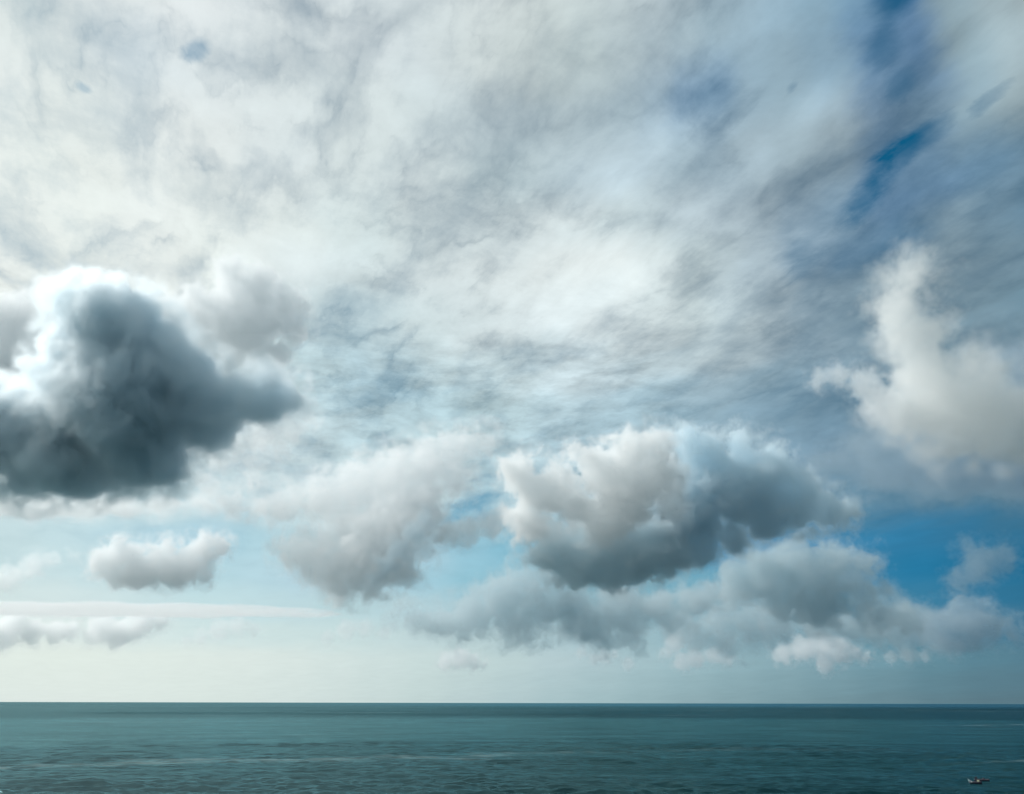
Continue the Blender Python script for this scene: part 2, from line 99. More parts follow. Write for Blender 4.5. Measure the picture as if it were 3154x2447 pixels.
    (40, [(0.7084, 0.7913, 0.7835, 1), (0.7084, 0.7913, 0.7835, 1), (0.7261, 0.8022, 0.7943, 1), (0.7488, 0.8186, 0.8124, 1), (0.7243, 0.8018, 0.815, 1), (0.6971, 0.7847, 0.8142, 1), (0.7198, 0.7989, 0.8177, 1), (0.7234, 0.7982, 0.8089, 1), (0.7034, 0.7811, 0.789, 1), (0.6991, 0.7797, 0.787, 1), (0.7088, 0.7926, 0.7962, 1), (0.678, 0.7677, 0.7755, 1), (0.63, 0.7257, 0.7428, 1), (0.5751, 0.6727, 0.6983, 1), (0.5134, 0.613, 0.6468, 1), (0.4785, 0.5813, 0.6204, 1), (0.4628, 0.5695, 0.6115, 1), (0.4369, 0.5475, 0.5958, 1), (0.3967, 0.5117, 0.5707, 1), (0.3452, 0.4659, 0.5478, 0.9468), (0.2746, 0.4036, 0.523, 0.8294), (0.248, 0.379, 0.5004, 0.8238), (0.2746, 0.398, 0.4826, 0.9466), (0.268, 0.3879, 0.4646, 1), (0.2259, 0.3485, 0.4407, 1), (0.1409, 0.264, 0.4067, 0.9529), (0.1299, 0.2397, 0.3803, 0.8931), (0.2459, 0.3446, 0.3933, 1), (0.2968, 0.3867, 0.4219, 1), (0.3405, 0.4252, 0.449, 1), (0.3405, 0.4252, 0.449, 1)]),
    (44, [(0.7084, 0.7913, 0.7835, 1), (0.7119, 0.7932, 0.7854, 1), (0.7302, 0.8029, 0.795, 1), (0.7424, 0.8076, 0.802, 1), (0.7501, 0.8087, 0.807, 1), (0.7579, 0.8164, 0.8206, 1), (0.7655, 0.8253, 0.8355, 1), (0.7287, 0.7983, 0.8136, 1), (0.7047, 0.7807, 0.7955, 1), (0.6964, 0.7747, 0.7912, 1), (0.6896, 0.7676, 0.7884, 1), (0.6688, 0.7489, 0.7699, 1), (0.6452, 0.729, 0.7497, 1), (0.6326, 0.7152, 0.7281, 1), (0.6218, 0.702, 0.7051, 1), (0.5957, 0.6813, 0.6832, 1), (0.5605, 0.6563, 0.6626, 1), (0.5199, 0.6218, 0.6382, 1), (0.4718, 0.5742, 0.6084, 1), (0.4254, 0.5303, 0.5793, 1), (0.3776, 0.4924, 0.5516, 1), (0.3295, 0.4532, 0.5245, 1), (0.2972, 0.4206, 0.4998, 1), (0.2631, 0.3871, 0.4724, 1), (0.2299, 0.3597, 0.4519, 1), (0.1755, 0.3067, 0.4174, 0.952), (0.0482, 0.1594, 0.3298, 0.7058), (0.191, 0.2912, 0.366, 0.9499), (0.2676, 0.3605, 0.4033, 1), (0.3287, 0.4148, 0.4416, 1), (0.3405, 0.4252, 0.449, 1)]),
    (48, [(0.7084, 0.7913, 0.7835, 1), (0.7218, 0.7984, 0.7906, 1), (0.7384, 0.807, 0.7994, 1), (0.746, 0.8081, 0.8043, 1), (0.7534, 0.8111, 0.8117, 1), (0.7608, 0.8198, 0.8264, 1), (0.7553, 0.8173, 0.8295, 1), (0.7222, 0.7909, 0.8084, 1), (0.6947, 0.7699, 0.7913, 1), (0.6813, 0.7628, 0.784, 1), (0.6675, 0.7543, 0.7753, 1), (0.6487, 0.734, 0.7548, 1), (0.63, 0.714, 0.7344, 1), (0.6345, 0.7134, 0.7257, 1), (0.6418, 0.7151, 0.7184, 1), (0.6255, 0.7024, 0.7035, 1), (0.5954, 0.6812, 0.6842, 1), (0.5613, 0.6527, 0.6615, 1), (0.5201, 0.6112, 0.6327, 1), (0.4764, 0.5686, 0.6037, 1), (0.415, 0.5206, 0.5738, 1), (0.3526, 0.4719, 0.5436, 1), (0.3143, 0.4357, 0.513, 1), (0.2774, 0.3998, 0.4818, 1), (0.2425, 0.37, 0.4593, 1), (0.2073, 0.3411, 0.4386, 1), (0.1026, 0.2223, 0.3673, 0.811), (0.1215, 0.2268, 0.3478, 0.8308), (0.2383, 0.3344, 0.3849, 1), (0.2957, 0.3854, 0.4209, 1), (0.3405, 0.4252, 0.449, 1)]),
    (53, [(0.7186, 0.7967, 0.7889, 1), (0.735, 0.8054, 0.7976, 1), (0.7438, 0.8078, 0.8029, 1), (0.7508, 0.8087, 0.8075, 1), (0.7579, 0.8164, 0.8206, 1), (0.7648, 0.8245, 0.8342, 1), (0.7389, 0.8042, 0.8191, 1), (0.708, 0.7796, 0.7994, 1), (0.6895, 0.7672, 0.7885, 1), (0.677, 0.7605, 0.7817, 1), (0.6623, 0.7487, 0.7697, 1), (0.6446, 0.7296, 0.7503, 1), (0.6284, 0.712, 0.7318, 1), (0.6353, 0.7136, 0.7249, 1), (0.6422, 0.7152, 0.718, 1), (0.6255, 0.7024, 0.7035, 1), (0.597, 0.6823, 0.6853, 1), (0.5658, 0.6573, 0.6646, 1), (0.5269, 0.618, 0.6375, 1), (0.4877, 0.5784, 0.6101, 1), (0.4319, 0.5338, 0.582, 1), (0.3732, 0.488, 0.5536, 1), (0.3282, 0.4492, 0.5248, 1), (0.2936, 0.4156, 0.4955, 1), (0.2594, 0.384, 0.4693, 1), (0.2266, 0.357, 0.45, 1), (0.1756, 0.3068, 0.4175, 0.9522), (0.0599, 0.1729, 0.3379, 0.7284), (0.1637, 0.2659, 0.3588, 0.9031), (0.2517, 0.3463, 0.3933, 1), (0.3065, 0.395, 0.4277, 1)]),
]

# single holes and brighter or darker lumps: centre direction, two axes across it, radii (radians), opening, lift
SKY_PATCHES = [
    ((0.3882, 0.6293, 0.6733), (0.4247, -0.7705, 0.4753), (-0.8179, -0.1015, 0.5664), 0.0435, 0.0300, 0.7, 0),
    ((0.3831, 0.6631, 0.6430), (0.1543, -0.7323, 0.6632), (-0.9107, 0.1549, 0.3829), 0.0347, 0.0272, 0.5, -0.1),
    ((0.4043, 0.6769, 0.6151), (0.4549, -0.7323, 0.5068), (-0.7935, -0.0749, 0.6040), 0.0219, 0.0159, 0.3, 0),
    ((0.3938, 0.7487, 0.5333), (0.4916, -0.6618, 0.5660), (-0.7767, -0.0392, 0.6286), 0.0467, 0.0187, 0.6, 0),
    ((0.4181, 0.7194, 0.5547), (0.5097, -0.6912, 0.5123), (-0.7519, -0.0686, 0.6557), 0.0508, 0.0173, 0.35, 0),
    ((0.4401, 0.6978, 0.5652), (0.6392, -0.6855, 0.3487), (-0.6307, -0.2078, 0.7477), 0.0598, 0.0149, 0.4, 0),
    ((0.4824, 0.6557, 0.5808), (0.5255, -0.7471, 0.4070), (-0.7008, -0.1088, 0.7050), 0.0335, 0.0134, 0.6, 0),
    ((0.2293, 0.7401, 0.6321), (0.9679, -0.2422, -0.0675), (-0.1031, -0.6273, 0.7719), 0.0803, 0.0375, 0.2, -0.08),
    ((0.3390, 0.8009, 0.4936), (0.6440, -0.5801, 0.4988), (-0.6858, -0.1487, 0.7124), 0.0378, 0.0237, 0.25, 0),
    ((-0.3328, 0.6737, 0.6598), (0.4274, 0.7315, -0.5314), (0.8406, -0.1051, 0.5314), 0.0121, 0.0151, 0.4, 0),
    ((-0.4458, 0.6655, 0.5986), (0.8309, 0.5565, 0.0000), (0.3331, -0.4974, 0.8010), 0.0097, 0.0073, 0.3, 0),
    ((0.3101, 0.7085, 0.6340), (0.3941, -0.7027, 0.5924), (-0.8652, -0.0661, 0.4971), 0.0135, 0.0073, 0.3, 0),
    ((-0.0529, 0.9720, 0.2290), (0.9102, -0.0474, 0.4114), (-0.4107, -0.2302, 0.8822), 0.0520, 0.0243, 0.5, 0),
    ((0.4778, 0.6246, 0.6177), (0.1482, -0.7504, 0.6442), (-0.8659, 0.2162, 0.4511), 0.1079, 0.0704, -0.5, 0.5),
    ((0.2571, 0.8605, 0.4398), (0.7668, -0.4586, 0.4491), (-0.5881, -0.2218, 0.7778), 0.0673, 0.0449, 0, 0.22),
    ((0.3344, 0.7087, 0.6212), (0.4081, -0.7031, 0.5823), (-0.8495, -0.0588, 0.5243), 0.0567, 0.0258, 0, 0.16),
    ((0.1483, 0.8780, 0.4551), (0.8616, -0.3406, 0.3763), (-0.4854, -0.3364, 0.8070), 0.1262, 0.0516, 0, 0.1),
    ((0.0482, 0.7443, 0.6661), (0.9979, -0.0064, -0.0650), (0.0441, -0.6678, 0.7431), 0.0708, 0.0272, 0, -0.06),
    ((0.4781, 0.7264, 0.4937), (0.4654, -0.6863, 0.5590), (-0.7449, 0.0375, 0.6662), 0.0748, 0.0399, 0, 0.14),
    ((0.3024, 0.7517, 0.5861), (0.6345, -0.6175, 0.4647), (-0.7113, -0.2314, 0.6637), 0.0851, 0.0319, 0, 0.1),
    ((-0.1881, 0.8586, 0.4768), (0.9531, 0.2768, -0.1223), (0.2370, -0.4315, 0.8704), 0.0624, 0.0148, 0, -0.1),
]

world = bpy.data.worlds.new('World')
S.world = world
world.use_nodes = True
w = Net(world.node_tree)
bg = w.N['Background']
bg.inputs[1].default_value = 0.1
nish = w.N.new('ShaderNodeTexSky')
nish.sky_type = 'NISHITA'; nish.sun_disc = False
nish.sun_elevation = R(SUN_EL); nish.sun_rotation = R(SUN_AZ)
tc = w.N.new('ShaderNodeTexCoord').outputs['Generated']
sep = w.N.new('ShaderNodeSeparateXYZ'); w.L.new(tc, sep.inputs[0])
dx, dy, dz = sep.outputs
az = w.math('MULTIPLY', w.math('ARCTAN2', dx, dy), 180 / math.pi)
el = w.math('MULTIPLY', w.math('ARCSINE', dz), 180 / math.pi)
# the sheet lies on a plane overhead: its streets run away towards the sun's azimuth
inv = w.math('DIVIDE', 1.0, w.math('ADD', w.math('MAXIMUM', dz, 0.0), 0.09))
px = w.math('MULTIPLY', dx, inv); py = w.math('MULTIPLY', dy, inv)
ca, sa = math.cos(R(-24)), math.sin(R(-24))
along = w.math('ADD', w.math('MULTIPLY', px, sa), w.math('MULTIPLY', py, ca))
across = w.math('SUBTRACT', w.math('MULTIPLY', px, ca), w.math('MULTIPLY', py, sa))
plane = w.combine(w.math('MULTIPLY', along, 0.45), across, 0.0)
plane_iso = w.combine(along, across, 3.0)
# warp the elevation/azimuth lookup with cloud-shaped noise
wn1 = w.math('SUBTRACT', w.noise(plane, 3.0, 6, .58), .5)
wn2 = w.math('SUBTRACT', w.noise(w.vmath('ADD', plane, (7.3, 2.1, 4.0)), 3.0, 6, .58), .5)
low = w.maprange(el, 4.0, 22.0, 0.15, 1.0, 'SMOOTHSTEP')
azw = w.math('ADD', az, w.math('MULTIPLY', w.math('MULTIPLY', wn1, 9.0), low))
elw = w.math('ADD', el, w.math('MULTIPLY', w.math('MULTIPLY', wn2, 6.5), low))
u = w.math('DIVIDE', w.math('SUBTRACT', azw, SKY_AZ0), SKY_AZ1 - SKY_AZ0, clamp=True)
col = alpha = None
for k, (elev, cells) in enumerate(SKY_ROWS):
    rp = w.N.new('ShaderNodeValToRGB'); cr = rp.color_ramp; cr.interpolation = 'EASE'
    n = len(cells)
    while len(cr.elements) < n: cr.elements.new(0.5)
    for i, c in enumerate(cells):
        cr.elements[i].position = i / (n - 1); cr.elements[i].color = c
    w.L.new(u, rp.inputs[0])
    if col is None: col, alpha = rp.outputs[0], rp.outputs[1]
    else:
        f = w.maprange(elw, SKY_ROWS[k - 1][0], elev, 0.0, 1.0, 'SMOOTHSTEP')
        col = w.mix(f, col, rp.outputs[0])
        m = w.N.new('ShaderNodeMix'); w.put(f, m.inputs[0]); w.put(alpha, m.inputs[2]); w.put(rp.outputs[1], m.inputs[3])
        alpha = m.outputs[0]
dirw = w.vmath('ADD', tc, w.vmath('SCALE', w.combine(wn1, w.math('MULTIPLY', wn1, -.5), wn2), scale=.07))
# relief of the sheet: broad lumps, small mottling, thin horizontal ripples in mid sky
lump = w.math('SUBTRACT', w.noise(plane_iso, 5.0, 8, .62, dist=.3), .5)
mott = w.math('SUBTRACT', w.noise(w.vmath('ADD', plane, (1.7, 9.0, 2.0)), 11.0, 6, .6), .5)
rip_v = w.combine(w.math('MULTIPLY', az, 0.22), w.math('MULTIPLY', w.math('ADD', el, w.math('MULTIPLY', wn1, 3.0)), 0.8), 0.0)
rip = w.math('SUBTRACT', w.noise(rip_v, 1.2, 5, .6), .5)
rip_m = w.math('MULTIPLY', w.maprange(el, 12.0, 18.0, 0.0, 1.0, 'SMOOTHSTEP'), w.maprange(el, 27.0, 22.0, 0.0, 1.0, 'SMOOTHSTEP'))
rip_m = w.math('MULTIPLY', rip_m, w.maprange(az, 18.0, 9.0, 0.0, 1.0, 'SMOOTHSTEP'))
side = w.maprange(az, -28.0, 16.0, 0.5, 1.0)
pw = w.vmath('ADD', w.combine(w.math('MULTIPLY', along, .8), across, 1.0), w.vmath('SCALE', w.combine(wn1, wn2, 0.0), scale=.55))
puff = w.billow(pw, 3.2, 7, .62)
puff = w.math('MULTIPLY', w.math('SUBTRACT', .58, puff), 0.32)
puff = w.math('MULTIPLY', puff, w.maprange(az, 12.0, -12.0, 0.5, 1.0, 'SMOOTHSTEP'))
lump = w.math('ADD', lump, puff)
det = w.math('ADD', w.math('MULTIPLY', lump, 0.8), w.math('MULTIPLY', mott, 0.3))
bands = w.maprange(az, -12.0, 10.0, 0.15, 1.0, 'SMOOTHSTEP')
bands = w.math('MULTIPLY', w.math('SUBTRACT', w.noise(w.vmath('ADD', plane, (41.3, 5.2, 1.0)), 2.6, 5, .55), .5), bands)
lump = w.math('ADD', lump, w.math('MULTIPLY', bands, 1.1))
det = w.math('ADD', det, w.math('MULTIPLY', bands, 0.95))
det = w.math('MULTIPLY', det, w.math('MULTIPLY', side, w.maprange(el, 5.0, 24.0, 0.1, 1.0, 'SMOOTHSTEP')))
det = w.math('ADD', det, w.math('MULTIPLY', w.math('MULTIPLY', rip, rip_m), 1.0))
for c0, e1, e2, r1, r2, gap, lift in SKY_PATCHES:
    v = w.combine(w.math('DIVIDE', w.vmath('DOT_PRODUCT', dirw, e1), r1), w.math('DIVIDE', w.vmath('DOT_PRODUCT', dirw, e2), r2),
                  w.math('MULTIPLY', w.math('SUBTRACT', 1.0, w.vmath('DOT_PRODUCT', dirw, c0)), 2.0))
    g = w.maprange(w.math('ADD', w.vmath('LENGTH', v), w.math('MULTIPLY', lump, 1.2 if gap > 0 else 0.0)), 1.0, 0.12 if gap > 0 else 0.0, 0.0, 1.0, 'SMOOTHSTEP')
    if gap: alpha = w.math('SUBTRACT', alpha, w.math('MULTIPLY', g, gap))
    if lift: det = w.math('ADD', det, w.math('MULTIPLY', g, lift))
cover = w.math('ADD', alpha, w.math('MULTIPLY', w.math('ADD', lump, mott), w.maprange(el, 6.0, 20.0, 0.0, 0.5, 'SMOOTHSTEP')), clamp=True)
gain = w.math('MULTIPLY', w.math('ADD', 1.0, det), 10.0)
sheet = w.vmath('SCALE', col, scale=gain)
clear = w.vmath('MULTIPLY', nish.outputs[0], (0.05, 0.66, 0.82))
w.L.new(w.mix(cover, clear, sheet), bg.inputs[0])

# ------------------------------------------------------------------ sun
sun = bpy.data.lights.new('sun', 'SUN')
sun.energy = 4.0; sun.angle = R(8.0); sun.color = (1.0, 0.97, 0.92)
sun_ob = bpy.data.objects.new('sun', sun)
COL.objects.link(sun_ob)
sun_dir = Vector((math.sin(R(SUN_AZ)) * math.cos(R(SUN_EL)), math.cos(R(SUN_AZ)) * math.cos(R(SUN_EL)), math.sin(R(SUN_EL))))
sun_ob.rotation_euler = sun_dir.to_track_quat('Z', 'Y').to_euler()

def tag(o, label=None, cat=None, group=None, kind=None):
    if label: o['label'] = label
    if cat: o['category'] = cat
    if group: o['group'] = group
    if kind: o['kind'] = kind
    return o

# ------------------------------------------------------------------ sea: one sheet to the horizon, real swell near, finer bump on it
def build_sea():
    rng = np.random.default_rng(11)
    h = 36.0
    # ring radii: even steps of depression angle where the swell shows, then out to the horizon
    dep = np.concatenate([np.linspace(6.6, 2.4, 560), np.linspace(2.4, .05, 170)[1:]])
    rad = np.concatenate([[2, 40, 120, 220], h / np.tan(np.radians(dep)), [80000, 150000, 300000]])
    azi = np.concatenate([np.linspace(-180, -46, 24)[:-1], np.linspace(-46, 46, 1500), np.linspace(46, 180, 24)[1:-1]])
    A, Rr = np.meshgrid(np.radians(azi), rad)
    X = np.sin(A) * Rr; Y = np.cos(A) * Rr
    Z = np.zeros_like(X)
    step = np.gradient(rad)[:, None]
    for i in range(110):
        lam = 2.6 * (10.0 ** rng.random())
        th = R(8) + rng.normal(0, .42)                   # travelling roughly towards the shore
        k = 2 * math.pi / lam
        amp = 0.0042 * lam ** 1.0 * rng.uniform(.5, 1.3) * (1.0 if lam < 26 else .5)
        ph = rng.uniform(0, 2 * math.pi)
        fade = np.clip((lam / np.maximum(step, 1e-3) - 2.2) / 3.0, 0, 1)
        s = np.sin(k * (X * math.sin(th) + Y * math.cos(th)) + ph)
        Z += fade * amp * s
    # gusts: patches of livelier and calmer water
    g = np.zeros_like(X)
    for i in range(14):
        kx, ky, ph = rng.normal(0, .012), rng.normal(0, .02), rng.uniform(0, 6.28)
        g += np.sin(X * kx + Y * ky + ph)
    Z *= np.clip(1 + .09 * g, .5, 1.5)
    # crests sharpen a little
    Z += .15 * Z * (Z > 0)
    nr, nc = X.shape
    co = np.stack([X, Y, Z], -1).reshape(-1, 3)
    r, c = np.meshgrid(np.arange(nr - 1), np.arange(nc), indexing='ij')
    c2 = (c + 1) % nc
    q = np.stack([r * nc + c, (r + 1) * nc + c, (r + 1) * nc + c2, r * nc + c2], -1).reshape(-1, 4)[:, ::-1]
    hub = len(co)
    co = np.vstack([co, [[0, 0, 0]]])
    me = bpy.data.meshes.new('sea')
    tri = np.array([[hub, (j + 1) % nc, j] for j in range(nc)])
    me.vertices.add(len(co)); me.vertices.foreach_set('co', co.ravel())
    me.loops.add(q.size + tri.size); me.loops.foreach_set('vertex_index', np.concatenate([q.ravel(), tri.ravel()]))
    me.polygons.add(len(q) + len(tri))
    me.polygons.foreach_set('loop_start', np.concatenate([np.arange(len(q)) * 4, len(q) * 4 + np.arange(len(tri)) * 3]))
    me.update(calc_edges=True)
    me.polygons.foreach_set('use_smooth', np.ones(len(me.polygons), bool))
    o = bpy.data.objects.new('sea', me); COL.objects.link(o)
    tag(o, kind='structure')
    mat = bpy.data.materials.new('sea_water'); mat.use_nodes = True
    m = Net(mat.node_tree); b = m.N['Principled BSDF']
    pos = m.N.new('ShaderNodeNewGeometry').outputs['Position']
    sp = m.N.new('ShaderNodeSeparateXYZ'); m.L.new(pos, sp.inputs[0])
    x, y = sp.outputs[0], sp.outputs[1]
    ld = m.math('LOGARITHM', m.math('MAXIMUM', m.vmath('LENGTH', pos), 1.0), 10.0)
    # body colour: greener near, darker blue from a set distance on, faint patches
    patch = m.noise(m.combine(m.math('MULTIPLY', x, .0016), m.math('MULTIPLY', y, .005), 0.0), 1.0, 5, .6)
    near_body = m.mix(m.maprange(patch, .35, .65, 0, 1), (0.001, 0.014, 0.017, 1), (0.002, 0.02, 0.022, 1))
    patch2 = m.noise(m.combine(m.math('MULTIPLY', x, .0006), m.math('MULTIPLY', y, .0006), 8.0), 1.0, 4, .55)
    far_dark = m.maprange(m.math('ADD', ld, m.math('MULTIPLY', m.math('SUBTRACT', patch2, .5), .12)), 3.3, 3.42, 0, 1, 'SMOOTHSTEP')
    body = m.mix(far_dark, near_body, (0.0003, 0.012, 0.02, 1))
    body = m.mix(m.maprange(ld, 3.85, 4.15, 0, 1, 'SMOOTHSTEP'), body, (0.012, 0.05, 0.085, 1))  # distant haze painted in as a paler blue towards the horizon
    # sky sheen at left, painted into the body colour as a paler wedge
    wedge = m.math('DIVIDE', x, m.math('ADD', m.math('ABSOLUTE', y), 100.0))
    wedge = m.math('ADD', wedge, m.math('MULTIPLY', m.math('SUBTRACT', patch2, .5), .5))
    left_sheen = m.maprange(wedge, .25, -.55, 0.0, 1.0, 'SMOOTHSTEP')
    body = m.mix(left_sheen, body, (0.04, 0.064, 0.068, 1))
    # long slicks and lines of thin foam lying along the shore
    warp = m.math('MULTIPLY', m.math('SUBTRACT', m.noise(m.combine(m.math('MULTIPLY', x, .004), m.math('MULTIPLY', y, .004), 2.0), 1.0, 4, .6), .5), 300.0)
    tilt = m.math('ADD', m.math('ADD', y, m.math('MULTIPLY', x, -.30)), warp)
    sl = m.noise(m.combine(m.math('MULTIPLY', tilt, .0085), m.math('MULTIPLY', x, .0006), 5.0), 1.0, 2, .5)
    slick = m.maprange(sl, .61, .70, 0, 1, 'SMOOTHSTEP')
    brk = m.noise(m.combine(m.math('MULTIPLY', x, .02), m.math('MULTIPLY', y, .06), 1.0), 1.0, 4, .6)
    slick = m.math('MULTIPLY', slick, m.maprange(brk, .4, .6, .2, 1))
    body = m.mix(m.math('MULTIPLY', slick, 0.35), body, (.30, .38, .38, 1))
    m.N.remove(b)
    far_r = m.maprange(ld, 2.5, 3.9, 0.11, 0.24)
    hgt = m.noise(m.combine(m.math('MULTIPLY', x, .03), m.math('MULTIPLY', y, .075), 0.0), 1.0, 7, .55, dist=.2)
    bp = m.N.new('ShaderNodeBump'); bp.inputs['Strength'].default_value = 1.0
    m.L.new(hgt, bp.inputs['Height']); m.put(m.math('MULTIPLY', m.math('SUBTRACT', 1.0, m.math('MULTIPLY', slick, .5)), 3.2), bp.inputs['Distance'])
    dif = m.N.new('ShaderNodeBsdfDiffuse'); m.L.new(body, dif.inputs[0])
    gl = m.N.new('ShaderNodeBsdfGlossy'); gl.inputs['Color'].default_value = (0.47, 0.89, 0.96, 1)
    m.L.new(m.math('SUBTRACT', far_r, m.math('MULTIPLY', slick, .05)), gl.inputs['Roughness'])
    fr = m.N.new('ShaderNodeFresnel'); fr.inputs['IOR'].default_value = 1.333
    for nd in (dif, gl, fr): m.L.new(bp.outputs[0], nd.inputs['Normal'])
    fac = m.maprange(fr.outputs[0], .02, .75, .03, 0.38)
    fac = m.math('MULTIPLY', fac, m.math('SUBTRACT', 1.0, m.math('MULTIPLY', far_dark, 0.34)))
    paws = m.noise(m.combine(m.math('MULTIPLY', x, .006), m.math('MULTIPLY', y, .022), 6.0), 1.0, 8, .72)
    fac = m.math('MULTIPLY', fac, m.maprange(paws, .3, .7, 1 - 0.3, 1 + 0.3))
    ms = m.N.new('ShaderNodeMixShader'); m.L.new(fac, ms.inputs[0])
    m.L.new(dif.outputs[0], ms.inputs[1]); m.L.new(gl.outputs[0], ms.inputs[2])
    m.L.new(ms.outputs[0], m.N['Material Output'].inputs['Surface'])
    me.materials.append(mat)
    return o
build_sea()

# ------------------------------------------------------------------ clouds: real volumes of water droplets, lit by sun and sky; some shaded ones also darkened by colour
# puffs: x, y, z, radius, flattening (metres, unitless)
def cloud(label, puffs, voxel, density, lumps, edge, blend, aniso, wisp=1.0, colour=(.990, .995, 1)):
    ng = bpy.data.node_groups.new('cloud_field', 'GeometryNodeTree')
    ng.interface.new_socket('Geometry', in_out='OUTPUT', socket_type='NodeSocketGeometry')
    g = Net(ng)
    pos = g.N.new('GeometryNodeInputPosition').outputs[0]
    rs = [p[3] for p in puffs]
    rm = sum(rs) / len(rs)
    pad = lambda p, i: p[3] * 1.45 * (1 if i < 2 else max(p[4], .12) ** .8)
    lo = [min(p[i] - pad(p, i) for p in puffs) for i in range(3)]
    hi = [max(p[i] + pad(p, i) for p in puffs) for i in range(3)]
    # billow the whole field by warping it first
    wv = g.N.new('ShaderNodeTexNoise'); g.L.new(pos, wv.inputs['Vector'])
    wv.inputs['Scale'].default_value = 1 / (rm * 1.3); wv.inputs['Detail'].default_value = 3
    wo = g.vmath('SCALE', g.vmath('SUBTRACT', wv.outputs[1], (.5, .5, .5)), scale=rm * .9 * lumps)
    p2 = g.vmath('ADD', pos, wo)
    sdf = None
    for p in puffs:
        v = g.vmath('MULTIPLY', g.vmath('SUBTRACT', p2, p[:3]), (1, 1, 1 / p[4]))
        d = g.math('SUBTRACT', g.vmath('LENGTH', v), p[3])
        sdf = d if sdf is None else g.math('SMOOTH_MIN', sdf, d, rm * blend)
    # cauliflower: inverted cells at three sizes, then wisps
    def cells(size, amp):
        t = g.N.new('ShaderNodeTexVoronoi'); t.feature = 'F1'
        g.L.new(p2, t.inputs['Vector']); t.inputs['Scale'].default_value = 1 / size
        return g.math('MULTIPLY', g.math('SUBTRACT', t.outputs['Distance'], .45), amp)
    n1 = g.noise(p2, 1 / (rm * .8), 7, .7)
    sdf = g.math('ADD', sdf, g.math('ADD', g.math('ADD', cells(rm * .55, rm * .42 * lumps), cells(rm * .22, rm * .22 * lumps)), g.math('MULTIPLY', g.math('SUBTRACT', n1, .5), rm * 2.3 * lumps)))
    dens = g.maprange(sdf, 0.0, -.55 * edge * rm, 0.0, 1.0, 'SMOOTHSTEP')
    # torn vapour hanging round the body
    torn = g.maprange(n1, .56, .36, 0.0, .30, 'SMOOTHSTEP')
    veil = g.math('MULTIPLY', g.maprange(sdf, .5 * rm, -.1 * rm, 0.0, 1.0, 'SMOOTHSTEP'), torn)
    dens = g.math('MAXIMUM', dens, g.math('MULTIPLY', veil, wisp))
    vc = g.N.new('GeometryNodeVolumeCube')
    g.L.new(dens, vc.inputs['Density'])
    vc.inputs['Min'].default_value = lo; vc.inputs['Max'].default_value = hi
    for i, a in enumerate('XYZ'):
        vc.inputs['Resolution ' + a].default_value = min(400, max(8, int((hi[i] - lo[i]) / voxel / (2.2 if i == 1 else 1))))
    mat = bpy.data.materials.new('cloud_vapour'); mat.use_nodes = True
    mn = Net(mat.node_tree); mn.N.remove(mn.N['Principled BSDF'])
    pv = mn.N.new('ShaderNodeVolumePrincipled')
    pv.inputs['Color'].default_value = (*colour, 1); pv.inputs['Density'].default_value = density
    pv.inputs['Anisotropy'].default_value = aniso
    mn.L.new(pv.outputs[0], mn.N['Material Output'].inputs['Volume'])
    sm = g.N.new('GeometryNodeSetMaterial'); sm.inputs['Material'].default_value = mat
    g.L.new(vc.outputs[0], sm.inputs[0])
    out = g.N.new('NodeGroupOutput'); g.L.new(sm.outputs[0], out.inputs[0])
    vd = bpy.data.volumes.new('cumulus_cloud'); vd.materials.append(mat)
    o = bpy.data.objects.new('cumulus_cloud', vd); COL.objects.link(o)
    md = o.modifiers.new('vapour', 'NODES'); md.node_group = ng
    return tag(o, label, None, 'clouds drifting over the sea', 'stuff')

